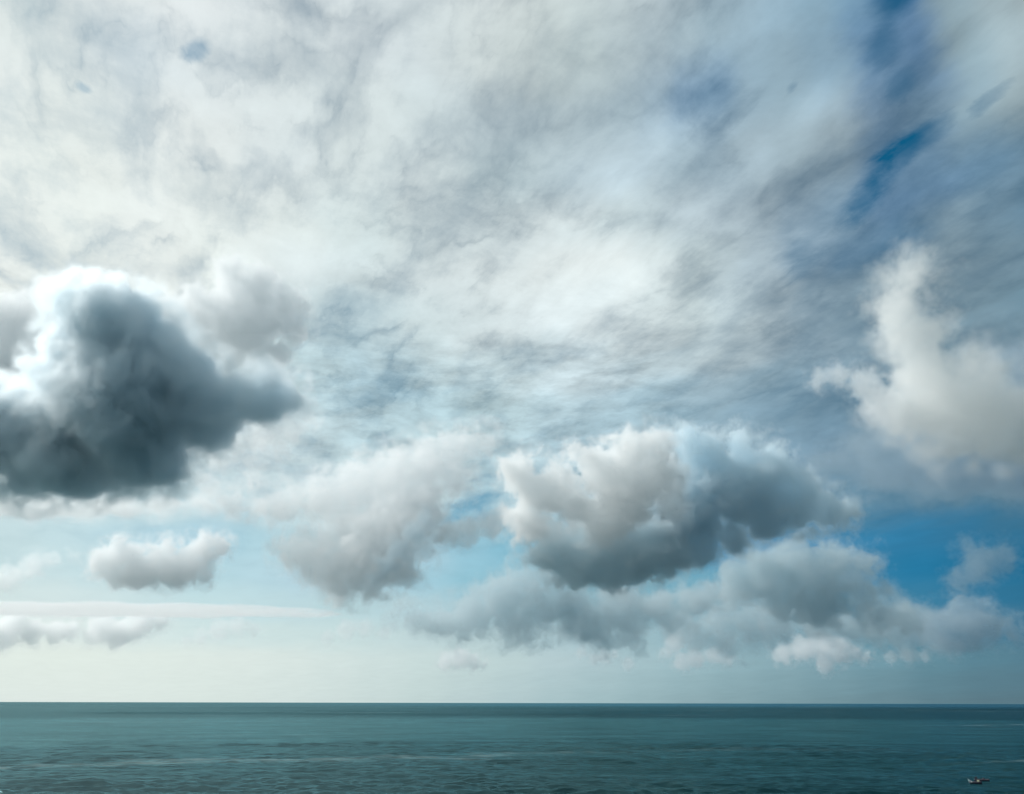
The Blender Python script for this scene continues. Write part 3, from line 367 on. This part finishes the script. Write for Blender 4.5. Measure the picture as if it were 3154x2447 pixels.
CLOUDS = [
    ('thin flat white veil lying level low over the left horizon',
     [(-7926.4, 12343.9, 1339.3, 1050.8, 0.05), (-6955.9, 12493.1, 1341.3, 1050.8, 0.05), (-5824.9, 12351.4, 1319.7, 1050.8, 0.045), (-4872.4, 12426.0, 1320.6, 980.7, 0.045), (-3933.5, 12356.4, 1306.6, 840.6, 0.04), (-3162.9, 12361.3, 1293.5, 630.5, 0.035)],
     18.2, 0.00314, 0.12, 0.1, 0.3, 0.3, 0.4),
    ('big dark cumulus with a bright rim hanging at the left edge of the sky',
     [(-1779.0, 3212.9, 1596.8, 199.6, 1), (-1957.6, 3217.2, 1703.7, 115.6, 1), (-1663.4, 3235.9, 1654.6, 130.3, 1), (-1558.3, 3269.5, 1566.2, 94.6, 1), (-1964.6, 3234.3, 1481.5, 130.3, 1), (-2026.6, 3271.0, 1385.0, 105.1, 1), (-1579.3, 3314.4, 1448.3, 178.6, 1), (-1432.2, 3344.3, 1369.8, 168.1, 1), (-1737.5, 3300.4, 1307.8, 294.2, 1), (-2167.8, 3419.1, 1173.4, 220.7, 1), (-2483.0, 3422.8, 1163.5, 273.2, 1), (-1999.6, 3441.5, 1114.4, 241.7, 1), (-1663.4, 3437.7, 1124.3, 220.7, 1), (-1390.2, 3389.2, 1251.9, 157.6, 1), (-1243.1, 3366.7, 1310.8, 130.3, 1), (-1117.0, 3366.7, 1310.8, 130.3, 1), (-1011.9, 3366.7, 1310.8, 88.3, 1), (-1873.6, 3486.3, 996.6, 130.3, 1), (-2167.8, 3490.1, 986.8, 121.9, 1), (-1558.3, 3478.9, 1016.2, 105.1, 1), (-2504.0, 3486.3, 996.6, 130.3, 1), (-1327.1, 3419.1, 1173.4, 115.6, 1)],
     5.3, 0.03569, 0.5, 0.48, 0.5, 0.55, 1.9, (0.925, 0.968, 0.99)),
    ('bright cloud tower standing behind the shoulder of the big dark cumulus',
     [(-1795.6, 4593.1, 2586.7, 151.8, 1), (-1856.3, 4571.5, 2643.4, 85.0, 1), (-1613.4, 4620.1, 2515.8, 157.9, 1), (-1461.6, 4652.5, 2430.7, 136.6, 1), (-1416.1, 4706.5, 2288.8, 109.3, 1), (-1674.1, 4690.3, 2331.4, 212.5, 1), (-1886.6, 4652.5, 2430.7, 151.8, 1), (-2038.4, 4641.7, 2459.0, 127.5, 1), (-1567.9, 4765.8, 2132.8, 139.6, 1), (-1795.6, 4744.2, 2189.5, 182.1, 1), (-2038.4, 4701.1, 2303.0, 182.1, 1), (-2220.5, 4679.5, 2359.7, 151.8, 1)],
     7.3, 0.01120, 0.85, 0.28, 0.45, 0.2, 1),
    ('bright ragged cloud behind the left top of the big dark cumulus',
     [(-3191.9, 4701.1, 2303.0, 242.8, 1), (-2979.5, 4620.1, 2515.8, 145.7, 1), (-2812.5, 4593.1, 2586.7, 97.1, 1), (-3404.4, 4765.8, 2132.8, 273.2, 1), (-3131.2, 4776.6, 2104.4, 182.1, 1), (-3040.2, 4657.9, 2416.5, 170.0, 1), (-3495.5, 4679.5, 2359.7, 170.0, 1), (-2645.5, 4593.1, 2586.7, 72.9, 1)],
     7.6, 0.00988, 0.7, 0.35, 0.5, 0.15, 1),
    ('torn white scraps trailing off the right end of the big dark cumulus',
     [(-1933.7, 5353.4, 1713.6, 98.1, 1), (-1737.5, 5330.2, 1774.7, 124.2, 1), (-1541.4, 5312.7, 1820.5, 111.2, 1), (-2031.8, 5399.9, 1591.4, 91.5, 1), (-1835.6, 5394.1, 1606.6, 78.5, 1), (-2129.8, 5446.5, 1469.1, 85.0, 1), (-1410.6, 5295.3, 1866.3, 71.9, 1), (-1606.8, 5365.1, 1683.0, 71.9, 1), (-1639.5, 5272.0, 1927.4, 85.0, 1)],
     8.5, 0.00489, 1.1, 0.6, 0.5, 0.3, 2.2),
    ('pale low strip of cloud lying beneath the big dark cumulus',
     [(-4293.5, 6396.0, 1504.4, 303.6, 0.3), (-3914.0, 6402.8, 1486.7, 303.6, 0.3), (-3534.6, 6400.1, 1493.8, 303.6, 0.3), (-3155.1, 6396.0, 1504.4, 288.4, 0.3), (-2813.6, 6389.3, 1522.2, 227.7, 0.35), (-2510.1, 6375.8, 1557.6, 151.8, 0.45)],
     10.6, 0.00474, 0.7, 0.6, 0.5, 0.3, 1.6),
    ('small white cumulus with a grey belly low on the left',
     [(-3540.9, 7055.2, 1178.2, 155.3, 1), (-3357.0, 7048.0, 1197.3, 171.6, 1), (-3234.4, 7084.3, 1101.8, 212.5, 0.7), (-2948.3, 7084.3, 1101.8, 220.7, 0.7), (-3030.1, 7033.4, 1235.5, 147.1, 1), (-2784.9, 7048.0, 1197.3, 171.6, 1), (-2641.9, 7004.3, 1311.9, 138.9, 1), (-2519.3, 7011.6, 1292.8, 89.9, 1), (-3438.7, 7004.3, 1311.9, 89.9, 1), (-3357.0, 7106.1, 1044.5, 147.1, 0.6), (-2703.2, 7084.3, 1101.8, 122.6, 1)],
     8.2, 0.01101, 0.85, 0.38, 0.55, 0.15, 1.6),
    ('wispy white cloud scrap beside the left edge above the horizon',
     [(-4378.6, 7106.1, 1044.5, 147.1, 1), (-4174.3, 7069.8, 1140.0, 130.8, 1), (-4010.8, 7048.0, 1197.3, 89.9, 1), (-4542.0, 7120.6, 1006.3, 147.1, 1), (-3806.5, 7033.4, 1235.5, 65.4, 1)],
     10.2, 0.00440, 0.8, 0.7, 0.7, 0.45, 1),
    ('white cumulus with a slanting grey hollow in the middle of the sky',
     [(-1751.2, 6524.3, 1167.5, 151.8, 1), (-1561.4, 6537.8, 1132.1, 227.7, 1), (-1333.8, 6564.8, 1061.1, 250.4, 1), (-1865.0, 6510.8, 1203.0, 98.7, 1), (-1144.0, 6510.8, 1203.0, 303.6, 1), (-1409.7, 6483.8, 1273.9, 189.7, 1), (-916.4, 6443.3, 1380.3, 265.6, 1), (-764.6, 6402.8, 1486.7, 189.7, 1), (-631.8, 6456.8, 1344.8, 129.0, 1), (-916.4, 6551.3, 1096.6, 212.5, 1), (-1144.0, 6618.8, 919.3, 159.4, 1), (-1409.7, 6618.8, 919.3, 151.8, 1), (-726.6, 6537.8, 1132.1, 98.7, 1)],
     9.1, 0.00738, 1, 0.36, 0.5, 0.2, 1.8),
    ('long white cloud arm reaching up to the right over the middle of the sky',
     [(-2109.9, 6691.2, 1572.2, 174.7, 0.7), (-1871.7, 6677.1, 1609.3, 198.5, 1), (-1593.8, 6655.9, 1664.9, 238.2, 1), (-1276.2, 6627.7, 1739.1, 262.0, 1), (-998.4, 6585.3, 1850.4, 262.0, 1), (-720.5, 6550.0, 1943.2, 238.2, 1), (-482.3, 6521.8, 2017.4, 206.4, 1), (-244.1, 6493.5, 2091.6, 142.9, 1), (-760.2, 6641.8, 1702.0, 238.2, 1), (-1038.1, 6684.2, 1590.7, 238.2, 1), (-482.3, 6599.4, 1813.3, 198.5, 1), (-2387.7, 6677.1, 1609.3, 166.7, 0.6), (-2189.3, 6613.6, 1776.2, 95.3, 1), (-2546.5, 6641.8, 1702.0, 95.3, 1), (-1395.3, 6698.3, 1553.6, 198.5, 1)],
     11.1, 0.00554, 1, 0.55, 0.5, 0.2, 2.2),
    ('small dark ragged patch in front of the right side of the middle white cloud',
     [(-664.1, 6027.8, 1347.5, 78.3, 1), (-753.2, 6065.8, 1247.7, 99.7, 1), (-860.0, 6110.1, 1131.2, 99.7, 1), (-949.0, 6154.5, 1014.7, 99.7, 1), (-1038.0, 6192.5, 914.9, 78.3, 1)],
     7.8, 0.00899, 0.9, 0.6, 0.5, 0.5, 1.6, (0.7, 0.8, 0.85)),
    ('small white cloud tail between the middle cloud and the large cumulus',
     [(-499.0, 6470.3, 1309.4, 121.4, 1), (-347.2, 6456.8, 1344.8, 121.4, 1), (-176.4, 6443.3, 1380.3, 121.4, 1), (-347.2, 6490.5, 1256.2, 83.5, 1), (-62.6, 6416.3, 1451.2, 106.2, 1)],
     9.1, 0.00791, 0.7, 0.45, 0.7, 0.45, 1.2),
    ('white heaped cumulus crown on the left of the large cloud group',
     [(63.7, 5713.7, 1610.3, 158.4, 1), (201.5, 5762.7, 1481.5, 206.7, 1), (115.4, 5836.3, 1288.4, 179.1, 1), (373.7, 5726.0, 1578.1, 130.9, 1), (649.2, 5701.5, 1642.5, 186.0, 1), (855.9, 5664.7, 1739.1, 186.0, 1), (1045.3, 5646.3, 1787.3, 151.5, 1), (821.5, 5762.7, 1481.5, 261.8, 1), (1062.6, 5726.0, 1578.1, 213.5, 1), (683.7, 5836.3, 1288.4, 192.9, 1), (494.2, 5658.6, 1755.1, 86.1, 1), (442.6, 5793.4, 1401.1, 172.2, 1), (1165.9, 5793.4, 1401.1, 137.8, 1)],
     7.9, 0.01161, 1, 0.24, 0.4, 0.2, 1.3, (0.988, 0.993, 0.995)),
    ('thick slate blue cumulus flank on the right of the large cloud group',
     [(1322.4, 6389.3, 1522.2, 360.5, 1), (1398.3, 6213.8, 1983.2, 159.4, 1), (1588.0, 6227.3, 1947.7, 167.0, 1), (1625.9, 6321.8, 1699.5, 303.6, 1), (1853.6, 6335.3, 1664.0, 318.7, 1), (1834.6, 6207.0, 2000.9, 136.6, 1), (2043.3, 6281.3, 1805.9, 212.5, 1), (2005.4, 6402.8, 1486.7, 250.4, 1), (2271.0, 6348.8, 1628.5, 220.1, 1), (2309.0, 6409.5, 1469.0, 167.0, 1), (2517.7, 6389.3, 1522.2, 167.0, 1), (2726.4, 6396.0, 1504.4, 98.7, 1), (1474.2, 6483.8, 1273.9, 227.7, 1), (1777.7, 6470.3, 1309.4, 167.0, 1), (1246.5, 6180.0, 2071.8, 106.2, 1), (1132.7, 6443.3, 1380.3, 227.7, 1)],
     9.1, 0.01581, 0.85, 0.36, 0.45, 0.35, 1.5, (0.88, 0.95, 0.985)),  # shaded side of the group: part of its shade is put into the colour
    ('dark grey flat cloud belly under the large cloud group',
     [(322.9, 6253.9, 1175.2, 204.3, 1), (541.8, 6286.3, 1089.9, 218.9, 1), (760.7, 6318.8, 1004.7, 182.4, 1), (979.6, 6273.3, 1124.0, 240.8, 1), (1198.6, 6253.9, 1175.2, 218.9, 1), (760.7, 6234.4, 1226.3, 277.3, 1), (432.4, 6331.8, 970.6, 124.1, 1), (906.7, 6344.7, 936.5, 116.8, 1)],
     8.8, 0.01644, 0.85, 0.3, 0.45, 0.3, 1, (0.915, 0.965, 0.985)),  # underside shade partly put into the vapour colour
    ('grey cumulus low on the right under the slate blue flank',
     [(2374.3, 8637.7, 1237.4, 248.1, 1), (2622.4, 8602.4, 1330.2, 297.7, 1), (2969.8, 8593.5, 1353.4, 327.5, 1), (3317.1, 8593.5, 1353.4, 307.6, 1), (3614.9, 8584.7, 1376.6, 248.1, 1), (3714.1, 8673.0, 1144.7, 228.3, 1), (3267.5, 8690.6, 1098.3, 347.3, 1), (2820.9, 8690.6, 1098.3, 297.7, 1), (3168.3, 8761.2, 912.8, 228.3, 0.7), (3863.0, 8752.4, 936.0, 218.3, 1), (4160.7, 8778.9, 866.5, 178.6, 1)],
     10.9, 0.00645, 1.05, 0.42, 0.45, 0.4, 1.6, (0.75, 0.83, 0.862)),  # shade from the cloud sheet above, put into the vapour colour
    ('low grey cloud heap in the middle right above the horizon',
     [(158.1, 9673.6, 1327.0, 310.6, 1), (-119.2, 9732.8, 1171.5, 332.7, 1), (-452.0, 9792.0, 1016.0, 288.4, 1), (-840.2, 9831.4, 912.3, 277.3, 0.7), (-1172.9, 9811.7, 964.2, 188.6, 1), (324.4, 9772.2, 1067.8, 310.6, 1), (213.5, 9870.9, 808.7, 199.6, 1), (-8.3, 9831.4, 912.3, 255.1, 1), (435.3, 9634.1, 1430.6, 221.8, 1), (-562.9, 9861.0, 834.6, 188.6, 1), (601.7, 9752.5, 1119.6, 244.0, 1), (-1339.3, 9792.0, 1016.0, 133.1, 1)],
     12.2, 0.00469, 1.15, 0.5, 0.45, 0.4, 2, (0.75, 0.83, 0.862)),  # shade of the sheet overhead put into this grey
    ('long grey cloud bank between the low heap and the low right cumulus',
     [(879.0, 9831.4, 912.3, 354.9, 0.7), (1267.2, 9772.2, 1067.8, 366.0, 1), (1710.9, 9752.5, 1119.6, 310.6, 0.7), (2154.6, 9722.9, 1197.4, 310.6, 0.6), (1100.8, 9890.6, 756.8, 221.8, 1), (2487.3, 9703.2, 1249.2, 221.8, 0.6), (1433.6, 9851.2, 860.5, 255.1, 1), (1877.3, 9831.4, 912.3, 221.8, 0.7), (768.1, 9752.5, 1119.6, 244.0, 1)],
     12.2, 0.00469, 1.15, 0.5, 0.45, 0.4, 2, (0.75, 0.83, 0.862)),  # grey colour stands in for shade from above
    ('flat grey cloud bank low on the right above the horizon',
     [(2381.3, 10909.9, 890.0, 269.7, 1), (2749.1, 10877.2, 975.9, 306.5, 1), (3116.9, 10855.4, 1033.2, 306.5, 1), (3484.7, 10877.2, 975.9, 282.0, 0.8), (3975.0, 10866.3, 1004.6, 306.5, 0.8), (4342.8, 10877.2, 975.9, 282.0, 0.8), (4771.9, 10866.3, 1004.6, 282.0, 1), (5139.7, 10877.2, 975.9, 306.5, 1), (5384.9, 10899.0, 918.6, 245.2, 1), (2871.7, 10953.6, 775.4, 232.9, 1), (2197.5, 10866.3, 1004.6, 196.1, 1), (3362.1, 10931.7, 832.7, 208.4, 0.7)],
     13.5, 0.00424, 1.15, 0.5, 0.45, 0.4, 2, (0.75, 0.83, 0.862)),  # darkened by colour for the shade of the sheet above
    ('small grey cumulus low near the right edge of the sky',
     [(5093.8, 9851.2, 860.5, 277.3, 1), (5371.1, 9821.6, 938.2, 310.6, 1), (5648.4, 9831.4, 912.3, 210.7, 1), (5260.2, 9900.5, 730.9, 221.8, 0.7), (5925.7, 9861.0, 834.6, 144.2, 1)],
     12.2, 0.00469, 1, 0.5, 0.5, 0.4, 1.8, (0.64, 0.74, 0.8)),  # overhead shade put into the darker colour
    ('faint grey cloud scrap in the blue gap at the right edge',
     [(4756.1, 8620.0, 1283.8, 168.7, 1), (4954.6, 8567.1, 1422.9, 228.3, 1), (5177.9, 8540.6, 1492.5, 178.6, 1), (4855.4, 8505.3, 1585.3, 119.1, 1)],
     11.9, 0.00302, 1, 0.6, 0.5, 0.4, 1.8, (0.55, 0.67, 0.74)),  # colour darkened to stand in for shade
    ('broad smooth blue grey cloud bank filling the right side behind the cream cloud',
     [(3818.3, 9160.6, 2674.5, 388.2, 0.4), (4483.8, 9200.1, 2570.9, 554.6, 0.5), (5260.2, 9200.1, 2570.9, 610.0, 0.5), (6036.6, 9200.1, 2570.9, 665.5, 0.5), (4816.5, 9042.2, 2985.5, 554.6, 1), (5648.4, 8963.3, 3192.8, 665.5, 1), (6203.0, 8785.8, 3659.3, 610.0, 1), (6591.2, 9081.7, 2881.9, 776.4, 1), (4206.5, 9101.4, 2830.0, 332.7, 1)],
     22.2, 0.00234, 0.5, 0.8, 0.7, 0.45, 1.5, (0.64, 0.74, 0.81)),
    ('tall soft cream cloud standing high at the right',
     [(2757.5, 4934.7, 2813.5, 170.0, 1), (2708.5, 5016.1, 2599.6, 215.8, 1), (2822.9, 5085.9, 2416.3, 241.9, 1), (2626.7, 5062.7, 2477.4, 143.8, 1), (2871.9, 5167.3, 2202.4, 274.6, 1), (3035.4, 5237.1, 2019.1, 310.6, 1), (3231.5, 5272.0, 1927.4, 326.9, 1), (2839.2, 5272.0, 1927.4, 248.5, 1), (3460.4, 5295.3, 1866.3, 326.9, 1), (3068.1, 5341.8, 1744.1, 215.8, 1), (3296.9, 5179.0, 2171.8, 228.8, 1), (2839.2, 4899.8, 2905.1, 117.7, 1)],
     9.8, 0.00520, 0.85, 0.7, 0.6, 0.15, 1.6, (0.985, 0.988, 0.982)),
    ('ragged cloud wisp left of the tall soft cream cloud',
     [(2136.4, 5184.8, 2156.6, 85.0, 1), (2283.5, 5179.0, 2171.8, 98.1, 1), (2446.9, 5196.4, 2126.0, 117.7, 1), (2545.0, 5237.1, 2019.1, 137.3, 1), (2643.1, 5272.0, 1927.4, 150.4, 1), (2479.6, 5272.0, 1927.4, 91.5, 1)],
     8.5, 0.00612, 0.8, 0.6, 0.7, 0.4, 1.5),
    ('white cumulus scraps low above the horizon at the left edge',
     [(-8675.4, 14503.0, 1289.2, 277.9, 1), (-8348.5, 14546.6, 1174.7, 245.2, 1), (-8838.9, 14575.7, 1098.3, 261.5, 1), (-7939.9, 14546.6, 1174.7, 228.8, 1), (-9165.8, 14546.6, 1174.7, 261.5, 1), (-7694.7, 14532.0, 1212.9, 196.1, 1)],
     15.5, 0.00489, 0.65, 0.5, 0.6, 0.45, 1.2),
    ('second low white cumulus right of the left edge scraps',
     [(-7122.6, 14517.5, 1251.0, 261.5, 1), (-6795.7, 14546.6, 1174.7, 310.6, 0.7), (-6468.8, 14488.4, 1327.4, 277.9, 1), (-6877.4, 14590.2, 1060.1, 212.5, 1), (-6101.0, 14473.9, 1365.6, 179.8, 1), (-7286.0, 14575.7, 1098.3, 179.8, 1)],
     15.5, 0.00489, 0.65, 0.5, 0.6, 0.45, 1.2),
    ('faint pale cumulus low above the horizon, third from the left edge',
     [(-5792.5, 15616.8, 1174.2, 192.6, 1), (-5442.2, 15570.0, 1296.9, 245.2, 1), (-5091.9, 15538.9, 1378.8, 227.7, 1), (-4829.2, 15570.0, 1296.9, 175.1, 1), (-6055.2, 15647.9, 1092.3, 140.1, 1)],
     16.6, 0.00183, 0.7, 0.6, 0.6, 0.45, 1.2),
    ('faint thin cloud scrap low in the gap left of the grey bank',
     [(-3428.2, 15616.8, 1174.2, 175.1, 1), (-3077.9, 15570.0, 1296.9, 227.7, 1), (-2727.7, 15554.5, 1337.8, 192.6, 1), (-2377.4, 15585.6, 1256.0, 157.6, 1)],
     16.6, 0.00171, 0.75, 0.6, 0.6, 0.45, 1.2),
    ('tiny cumulus right of centre just above the sea haze',
     [(-1321.7, 16830.7, 796.1, 205.5, 1), (-1041.4, 16807.4, 857.2, 242.8, 1), (-761.2, 16830.7, 796.1, 186.8, 1), (-574.4, 16850.6, 743.7, 112.1, 1)],
     13.1, 0.00364, 0.7, 0.5, 0.6, 0.4, 1.2),
    ('tiny pale cumulus pair between the centre and the white low cumulus',
     [(1667.3, 16807.4, 857.2, 149.4, 1), (1854.1, 16790.8, 900.9, 168.1, 1), (2321.1, 16840.7, 769.9, 149.4, 1), (1387.0, 16764.2, 970.7, 130.8, 1), (2040.9, 16774.2, 944.5, 112.1, 1)],
     14.0, 0.00236, 0.75, 0.5, 0.6, 0.4, 1.2),
    ('small white cumulus low right of centre above the haze',
     [(3255.1, 16691.1, 1162.7, 224.2, 1), (3395.2, 16824.0, 813.6, 205.5, 1), (3675.4, 16807.4, 857.2, 224.2, 1), (4002.3, 16774.2, 944.5, 205.5, 1), (4282.5, 16807.4, 857.2, 168.1, 1), (3068.3, 16774.2, 944.5, 149.4, 1)],
     14.9, 0.00321, 0.75, 0.5, 0.6, 0.4, 1.2),
    ('small white cumulus low under the grey bank on the right',
     [(5403.4, 16764.2, 970.7, 224.2, 1), (5777.0, 16731.0, 1058.0, 280.2, 1), (6150.6, 16697.8, 1145.3, 298.9, 1), (6477.5, 16741.0, 1031.8, 298.9, 1), (6244.0, 16830.7, 796.1, 224.2, 1), (6804.4, 16757.6, 988.2, 205.5, 1), (7084.6, 16790.8, 900.9, 149.4, 1)],
     14.9, 0.00428, 0.7, 0.45, 0.6, 0.4, 1.2),
    ('tiny pale cumulus scraps under the bank near the right edge',
     [(7551.7, 16790.8, 900.9, 149.4, 1), (7878.6, 16774.2, 944.5, 168.1, 1), (8205.5, 16784.2, 918.3, 130.8, 1)],
     14.0, 0.00214, 0.75, 0.5, 0.6, 0.4, 1.2),
]
for c in CLOUDS: cloud(*c)

# ------------------------------------------------------------------ two fishing boats lying close together on the right
def paint(name, colour, rough=.5, wear=.35):
    mat = bpy.data.materials.new(name); mat.use_nodes = True
    m = Net(mat.node_tree); b = m.N['Principled BSDF']
    t = m.N.new('ShaderNodeTexCoord').outputs['Object']
    n = m.noise(t, 3.0, 5, .65)
    dark = tuple(c * (1 - wear) for c in colour) + (1,)
    m.L.new(m.mix(m.maprange(n, .4, .62, 0, 1), dark, tuple(colour) + (1,)), b.inputs['Base Color'])
    b.inputs['Roughness'].default_value = rough
    return mat

P_DARK = paint('dark_blue_paint', (.012, .010, .030))
P_RAIL = paint('faded_mauve_paint', (.20, .17, .21))
P_PALE = paint('pale_grey_paint', (.62, .72, .76), .45, .2)
P_CREAM = paint('weathered_cream_paint', (.55, .55, .36), .55, .25)
P_WOOD = paint('wet_wood', (.07, .055, .045), .6)
P_TARP = paint('dark_cabin_paint', (.014, .012, .028), .6)

def link(name, bm, mat, parent=None, smooth=False):
    me = bpy.data.meshes.new(name)
    bmesh.ops.recalc_face_normals(bm, faces=bm.faces)
    bm.to_mesh(me); bm.free()
    for p in me.polygons: p.use_smooth = smooth
    me.materials.append(mat)
    o = bpy.data.objects.new(name, me); COL.objects.link(o)
    if parent: o.parent = parent
    return o

def station(t, L, B, H, rise_bow, rise_stern):
    """half beam, sheer height and keel depth at t in 0 (bow, -x) .. 1 (stern, +x)"""
    w = B / 2 * min(1.0, math.sin(math.pi * min(1, max(0, t * .86 + .03))) ** .55)
    sheer = H + rise_bow * max(0, 1 - t / .32) ** 1.9 + rise_stern * max(0, (t - .7) / .3) ** 1.8
    keel = -.35 + .55 * max(0, 1 - t / .14) ** 1.6 + .25 * max(0, (t - .85) / .15) ** 2
    x = (t - .5) * L - .5 * max(0, 1 - t / .2) ** 2 * .6
    return x, w, sheer, keel

def hull_mesh(dims, n=26):
    bm = bmesh.new(); rings = []
    for i in range(n + 1):
        x, w, s, k = station(i / n, *dims)
        ring = []
        outer = [(1.0, s), (.96, s * .55 + .02), (.82, .0 if k < 0 else k), (.45, k * .75), (0, k)]
        for f, z in outer: ring.append((x, f * w, z))
        for f, z in outer[-2::-1]: ring.append((x, -f * w, z))
        th = .05
        wi = max(w - th, .004)
        inner = [(-1.0, s - .01), (-.85, max(.18, k + .12)), (0, max(.14, k + .1)), (.85, max(.18, k + .12)), (1.0, s - .01)]
        for f, z in inner: ring.append((x, f * wi, min(z, s - .01)))
        rings.append([bm.verts.new(v) for v in ring])
    m = len(rings[0])
    for a, b in zip(rings, rings[1:]):
        for j in range(m): bm.faces.new((a[j], a[(j + 1) % m], b[(j + 1) % m], b[j]))
    bm.faces.new(rings[0]); bm.faces.new(rings[-1][::-1])
    return bm

def rail_mesh(dims, t0, t1, n=30):
    bm = bmesh.new()
    for side in (1, -1):
        prev = None
        for i in range(n + 1):
            x, w, s, k = station(t0 + (t1 - t0) * i / n, *dims)
            q = [bm.verts.new((x, side * (w + dy), s + dz)) for dy, dz in ((-.07, .004), (.06, .004), (.06, .11), (-.07, .11))]
            if prev:
                for j in range(4): bm.faces.new((prev[j], prev[(j + 1) % 4], q[(j + 1) % 4], q[j]))
            else: bm.faces.new(q)
            prev = q
        bm.faces.new(prev[::-1])
    return bm

def box_mesh(c, s, taper=1.0, bev=.03, shift=0):
    bm = bmesh.new()
    g = bmesh.ops.create_cube(bm, size=1)
    for v in bm.verts:
        top = v.co.z > 0
        v.co.x *= s[0] * (taper if top else 1); v.co.y *= s[1] * (taper if top else 1); v.co.z *= s[2]
        v.co.x += c[0] + (shift if top else 0); v.co.y += c[1]; v.co.z += c[2]
    bmesh.ops.bevel(bm, geom=bm.edges[:], offset=bev, segments=2, affect='EDGES')
    return bm

def prow_mesh(dims, height, back):
    """raised stem board sweeping up at the bow"""
    bm = bmesh.new(); pts = []
    x0, w, s, k = station(0, *dims); x1, w1, s1, _ = station(back, *dims)
    prof = [(x0 - .02, .25), (x0 - .22, s * .8), (x0 - .38, s + height), (x0 - .18, s + height * .8), (x0 + .25, s * .9 + .12), (x1, s1 + .13), (x1, s1 - .25), (x0 + .3, .35)]
    a = [bm.verts.new((x, -.12 if 2 <= i <= 3 else -.2, z)) for i, (x, z) in enumerate(prof)]
    b = [bm.verts.new((x, .12 if 2 <= i <= 3 else .2, z)) for i, (x, z) in enumerate(prof)]
    a[5].co.y = a[6].co.y = -w1 - .075; b[5].co.y = b[6].co.y = w1 + .075
    bm.faces.new(a); bm.faces.new(b[::-1])
    for i in range(len(a)):
        j = (i + 1) % len(a); bm.faces.new((a[j], a[i], b[i], b[j]))
    return bm

def boat(label, loc, yaw, dims):
    e = bpy.data.objects.new('fishing_boat', None); COL.objects.link(e)
    e.location = loc; e.rotation_euler = (R(1.5), R(-1), yaw)
    tag(e, label, 'boat', 'fishing boats on the water')
    link('hull', hull_mesh(dims), P_DARK, e, True)
    link('gunwale', rail_mesh(dims, .1, .97), P_RAIL, e)
    for t in (.38, .6):
        x, w, s, k = station(t, *dims)
        link('thwart', box_mesh((x, 0, s - .14), (.24, 2 * w - .16, .05), bev=.01), P_WOOD, e)
    return e

dims1 = (5.0, 1.5, .78, .55, .25)
b1 = boat('nearer dark boat with a pale upswept bow and a cream box at its stern', ((224.6, 429.0, 0)), R(-27.5), dims1)
link('prow', prow_mesh(dims1, .75, .17), P_PALE, b1)
st = link('deck_box', box_mesh((1.05, 0, .93), (.95, 1.0, .95), .9), P_CREAM, b1)
link('lid', box_mesh((1.05, 0, 1.45), (1.05, 1.1, .07), .95, .015), P_CREAM, st)
mo = link('outboard_motor', box_mesh((2.3, 0, .95), (.42, .36, .5), .8, .06), P_DARK, b1)
link('bracket', box_mesh((2.47, 0, .45), (.12, .2, .6), 1, .02), P_WOOD, mo)

dims2 = (6.5, 1.7, .80, .30, .2)
b2 = boat('farther dark boat with a dark wheelhouse at its left end', ((234.5, 441.6, 0)), R(-28), dims2)
wh = link('wheelhouse', box_mesh((-2.5, 0, 1.25), (.95, 1.15, 1.35), .9, .05), P_TARP, b2)
link('roof', box_mesh((-2.5, 0, 1.96), (1.1, 1.25, .07), .96, .02), P_TARP, wh)
link('stern_deck', box_mesh((2.4, 0, .95), (.9, 1.0, .08), 1, .02), P_RAIL, b2)

bm = bmesh.new()                                                    # a heap of nets and gear amidships
bmesh.ops.create_icosphere(bm, subdivisions=4, radius=1)
rr = random.Random(4)
from mathutils import noise as mnoise
for v in bm.verts:
    n = mnoise.fractal(v.co * 1.7, .7, 2.0, 4)
    v.co *= 1 + .28 * n
    v.co = Vector((v.co.x * .62, v.co.y * .45, max(v.co.z, -.35) * .62))
heap = link('gear_heap', bm, P_TARP, None, True)
heap.location = Vector(((234.5, 441.6, 0))) + Vector((math.cos(R(-28)) * .75, math.sin(R(-28)) * .75, .95))
heap.rotation_euler = (0, 0, R(-28))
tag(heap, 'dark heap of fishing gear lying amidships in the farther boat', 'fishing gear')
